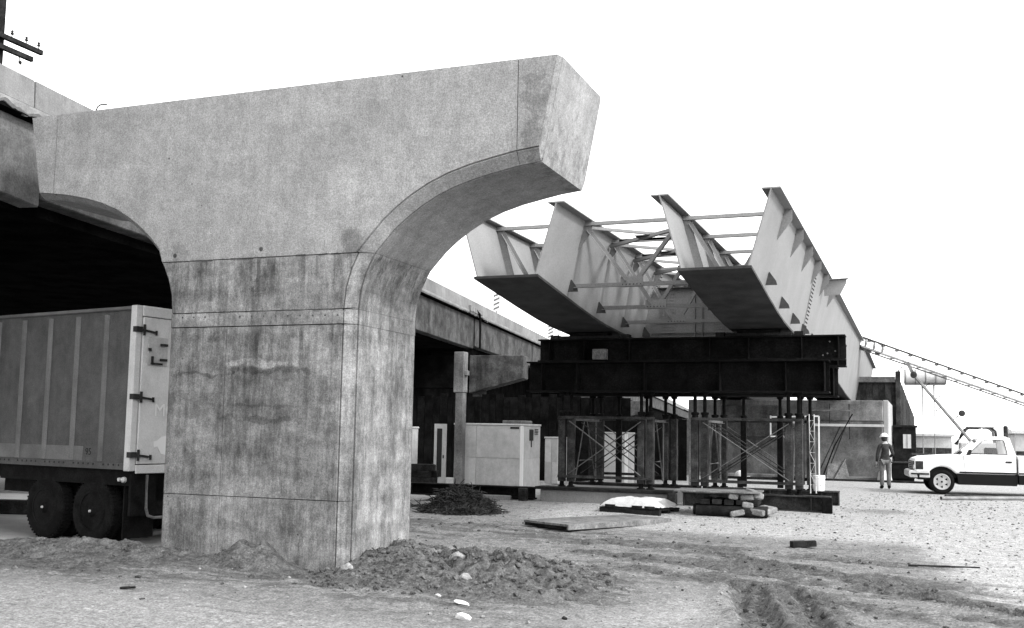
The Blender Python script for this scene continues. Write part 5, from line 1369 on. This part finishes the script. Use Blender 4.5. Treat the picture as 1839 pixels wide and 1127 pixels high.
# front
gr = MB().box(0.028, 0.1, -0.62, 0.62, 0.72, 0.98).build('grille', M['dark'], PK, bevel=0.01)
for k in range(4): MB().box(0.02, 0.03, -0.6, 0.6, 0.745 + k * 0.06, 0.765 + k * 0.06).build('grille_bar', M['chrome'], gr)
for s in (-1, 1):
    MB().box(0.03, 0.2, s * 0.78 - 0.155, s * 0.78 + 0.155, 0.86, 0.985).build('headlight', M['glass_dark'], PK, bevel=0.015)
    MB().box(0.035, 0.2, s * 0.78 - 0.15, s * 0.78 + 0.15, 0.73, 0.85).build('turn_signal', M['chrome'], PK, bevel=0.015)
    MB().box(0.1, 0.32, s * (HWID + 0.002) - 0.004, s * (HWID + 0.002) + 0.004, 0.73, 0.98).build('side_lamp', M['steel_rust'], PK)
bp = MB().prism([(-0.06, -0.93, 0.48), (-0.1, -0.93, 0.52), (-0.1, -0.93, 0.66), (-0.05, -0.93, 0.70), (0.5, -0.97, 0.70), (0.5, -0.97, 0.48)], [(-0.06, 0.93, 0.48), (-0.1, 0.93, 0.52), (-0.1, 0.93, 0.66), (-0.05, 0.93, 0.70), (0.5, 0.97, 0.70), (0.5, 0.97, 0.48)]).build('bumper', M['chrome'], PK, bevel=0.015)
MB().box(-0.04, 0.48, -0.985, -0.972, 0.57, 0.62).build('bumper_strip', M['dark'], bp)
# wheels
def wheel(px, py, s):
    w = MB().lathe((px, py - 0.12, 0.37), (0, 1, 0), [(0.02, 0.24), (0.0, 0.3), (0.02, 0.35), (0.06, 0.37), (0.18, 0.37), (0.22, 0.35), (0.24, 0.3), (0.22, 0.24)], 40).build('wheel', M['black'], PK, smooth=35)
    y0 = py + s * 0.12
    rm = MB().lathe((px, y0 - s * 0.10, 0.37), (0, s, 0), [(0, 0.235), (0.1, 0.245), (0.108, 0.23), (0.095, 0.205), (0.088, 0.11), (0.098, 0.07), (0.098, 0.0)], 36).build('rim', M['alloy'], w, smooth=35)
    mb = MB()
    for k in range(6):
        a = k * math.pi / 3 + 0.52
        mb.lathe((px + 0.155 * math.cos(a), y0 - s * 0.012, 0.37 + 0.155 * math.sin(a)), (0, s, 0), [(0, 0.052), (0.006, 0.046)], 3)
    mb.lathe((px, y0 - s * 0.002, 0.37), (0, s, 0), [(0, 0.03), (0.012, 0.02)], 12)
    tag(mb.build('rim_holes', M['black'], rm), kind='stuff')
for px in (FWX, RWX):
    wheel(px, -0.83, -1); wheel(px, 0.83, 1)

# ================================================================== PERSON
def skin_body(name, verts, edges, radii, mat, parent=None, root=0, sub=2):
    me_ = bpy.data.meshes.new(name); me_.from_pydata(verts, edges, []); me_.materials.append(mat)
    o = bpy.data.objects.new(name, me_); col.objects.link(o)
    if parent is not None: o.parent = parent
    o.modifiers.new('skin', 'SKIN')
    if not me_.skin_vertices: return o
    sv = me_.skin_vertices[0].data
    for i, rr in enumerate(radii):
        sv[i].radius = rr if isinstance(rr, tuple) else (rr, rr)
        sv[i].use_root = (i == root)
    o.modifiers['skin'].use_smooth_shade = True
    s_ = o.modifiers.new('subsurf', 'SUBSURF'); s_.levels = sub; s_.render_levels = sub
    return o
# local: facing +y (away from the camera), x right; height about 1.76
J = dict(pel=(0, 0, 0.95), waist=(0, -0.01, 1.1), chest=(0.01, -0.01, 1.3), neck=(0.0, 0.0, 1.47), nk2=(-0.01, 0.015, 1.55), head=(-0.015, 0.03, 1.66), crown=(-0.015, 0.03, 1.74),
         lh=(-0.10, 0, 0.9), lk=(-0.105, 0.015, 0.5), la=(-0.11, -0.02, 0.09), lt=(-0.13, 0.14, 0.04), rh=(0.10, 0, 0.9), rk=(0.115, 0.03, 0.5), ra=(0.11, -0.01, 0.09), rt=(0.15, 0.14, 0.04),
         ls=(-0.17, -0.01, 1.41), le=(-0.245, -0.03, 1.13), lw=(-0.26, 0.04, 0.88), lf=(-0.26, 0.06, 0.78), rs=(0.17, -0.01, 1.41), re=(0.25, -0.02, 1.14), rw=(0.19, 0.2, 1.06), rf=(0.13, 0.25, 1.05))
def pick(ns, es):
    ix = {n: i for i, n in enumerate(ns)}
    return [J[n] for n in ns], [(ix[a], ix[b]) for a, b in es]
ns = ['pel', 'waist', 'chest', 'neck', 'nk2', 'head', 'crown', 'lh', 'lk', 'la', 'lt', 'rh', 'rk', 'ra', 'rt', 'ls', 'le', 'lw', 'lf', 'rs', 're', 'rw', 'rf']
es = [('pel', 'waist'), ('waist', 'chest'), ('chest', 'neck'), ('neck', 'nk2'), ('nk2', 'head'), ('head', 'crown'), ('pel', 'lh'), ('lh', 'lk'), ('lk', 'la'), ('la', 'lt'), ('pel', 'rh'), ('rh', 'rk'), ('rk', 'ra'), ('ra', 'rt'), ('neck', 'ls'), ('ls', 'le'), ('le', 'lw'), ('lw', 'lf'), ('neck', 'rs'), ('rs', 're'), ('re', 'rw'), ('rw', 'rf')]
v, e = pick(ns, es)
rad = [(.13, .1), (.12, .09), (.14, .1), .06, .055, (.085, .1), (.06, .07), .08, .055, .04, .035, .08, .055, .04, .035, .055, .045, .032, .03, .055, .045, .032, .03]
person = skin_body('person', v, e, rad, M['skin'])
person.location = (-1.19, 36.84, gz(-1.19, 36.84)); person.rotation_euler = (0, 0, R(12))
tag(person, 'person in white hard hat, dark jacket and pale jeans standing by the abutment', 'person')
ns = ['waist', 'pel', 'chest', 'neck', 'ls', 'le', 'lw', 'rs', 're', 'rw']
es = [('pel', 'waist'), ('waist', 'chest'), ('chest', 'neck'), ('neck', 'ls'), ('ls', 'le'), ('le', 'lw'), ('neck', 'rs'), ('rs', 're'), ('re', 'rw')]
v, e = pick(ns, es)
v[1] = (0, 0, 1.0)
skin_body('jacket', v, e, [(.165, .125), (.165, .125), (.185, .135), .085, .07, .055, .042, .07, .055, .042], M['cloth_dark'], person)
ns = ['pel', 'lh', 'lk', 'la', 'rh', 'rk', 'ra']
es = [('pel', 'lh'), ('lh', 'lk'), ('lk', 'la'), ('pel', 'rh'), ('rh', 'rk'), ('rk', 'ra')]
v, e = pick(ns, es)
skin_body('trousers', v, e, [(.15, .115), .1, .078, .07, .1, .078, .07], M['denim'], person)
for a, b in (('la', 'lt'), ('ra', 'rt')):
    pa, pb = Vector(J[a]), Vector(J[b])
    skin_body('boot', [(pa.x, pa.y - 0.04, 0.05), (pa.x, pa.y, 0.06), tuple(pb + Vector((0, 0.0, 0.01))), (pa.x, pa.y, 0.15)], [(0, 1), (1, 2), (1, 3)], [.05, .055, .042, .06], M['timber_dark'], person, 1)
mb = MB(); hx, hy, hz = J['head']
mb.lathe((hx, hy - 0.01, hz + 0.045), (0, 0.12, 1), [(0, 0.128), (0.0, 0.15), (0.012, 0.152), (0.02, 0.128), (0.06, 0.122), (0.1, 0.098), (0.13, 0.055), (0.142, 0.0)], 24); mb.build('hard_hat', M['white'], person, smooth=50)
MB().lathe((hx, hy - 0.035, hz - 0.1), (0, 0, 1), [(0, 0.03), (0.02, 0.075), (0.08, 0.098), (0.14, 0.1)], 16).build('hair', M['hair'], person, smooth=60)
mb = MB(); mb.prism([(hx - 0.012, hy + 0.09, hz - 0.05), (hx + 0.012, hy + 0.09, hz - 0.05), (hx, hy + 0.09, hz + 0.02)], [(hx - 0.004, hy + 0.125, hz - 0.045), (hx + 0.004, hy + 0.125, hz - 0.045), (hx, hy + 0.1, hz + 0.02)]); mb.build('nose', M['skin'], person)
for s in (-1, 1):
    MB().lathe((hx + s * 0.085, hy, hz - 0.005), (s, 0, 0), [(0, 0.02), (0.01, 0.032), (0.02, 0.02)], 8).build('ear', M['skin'], person)
for nm, dirv in (('lf', Vector((0, 0.12, -1))), ('rf', Vector((-0.5, 0.8, -0.1)))):
    p = Vector(J[nm]); dv = dirv.normalized(); sx = dv.cross(Vector((0, 1, 0.2))).normalized()
    for k, (off, ln) in enumerate(((-0.027, 0.07), (-0.009, 0.082), (0.009, 0.078), (0.027, 0.062))):
        q0 = p + sx * off - dv * 0.01
        MB().tube([q0, q0 + dv * ln * 0.5, q0 + (dv + Vector((0, 0.35, 0))).normalized() * ln], [0.011, 0.010, 0.007], 6).build('finger', M['skin'], person, smooth=50)
    q0 = p - dv * 0.06 + sx * 0.03
    MB().tube([q0, q0 + sx * 0.025 + dv * 0.03, q0 + sx * 0.03 + dv * 0.06], [0.013, 0.011, 0.008], 6).build('thumb', M['skin'], person, smooth=50)
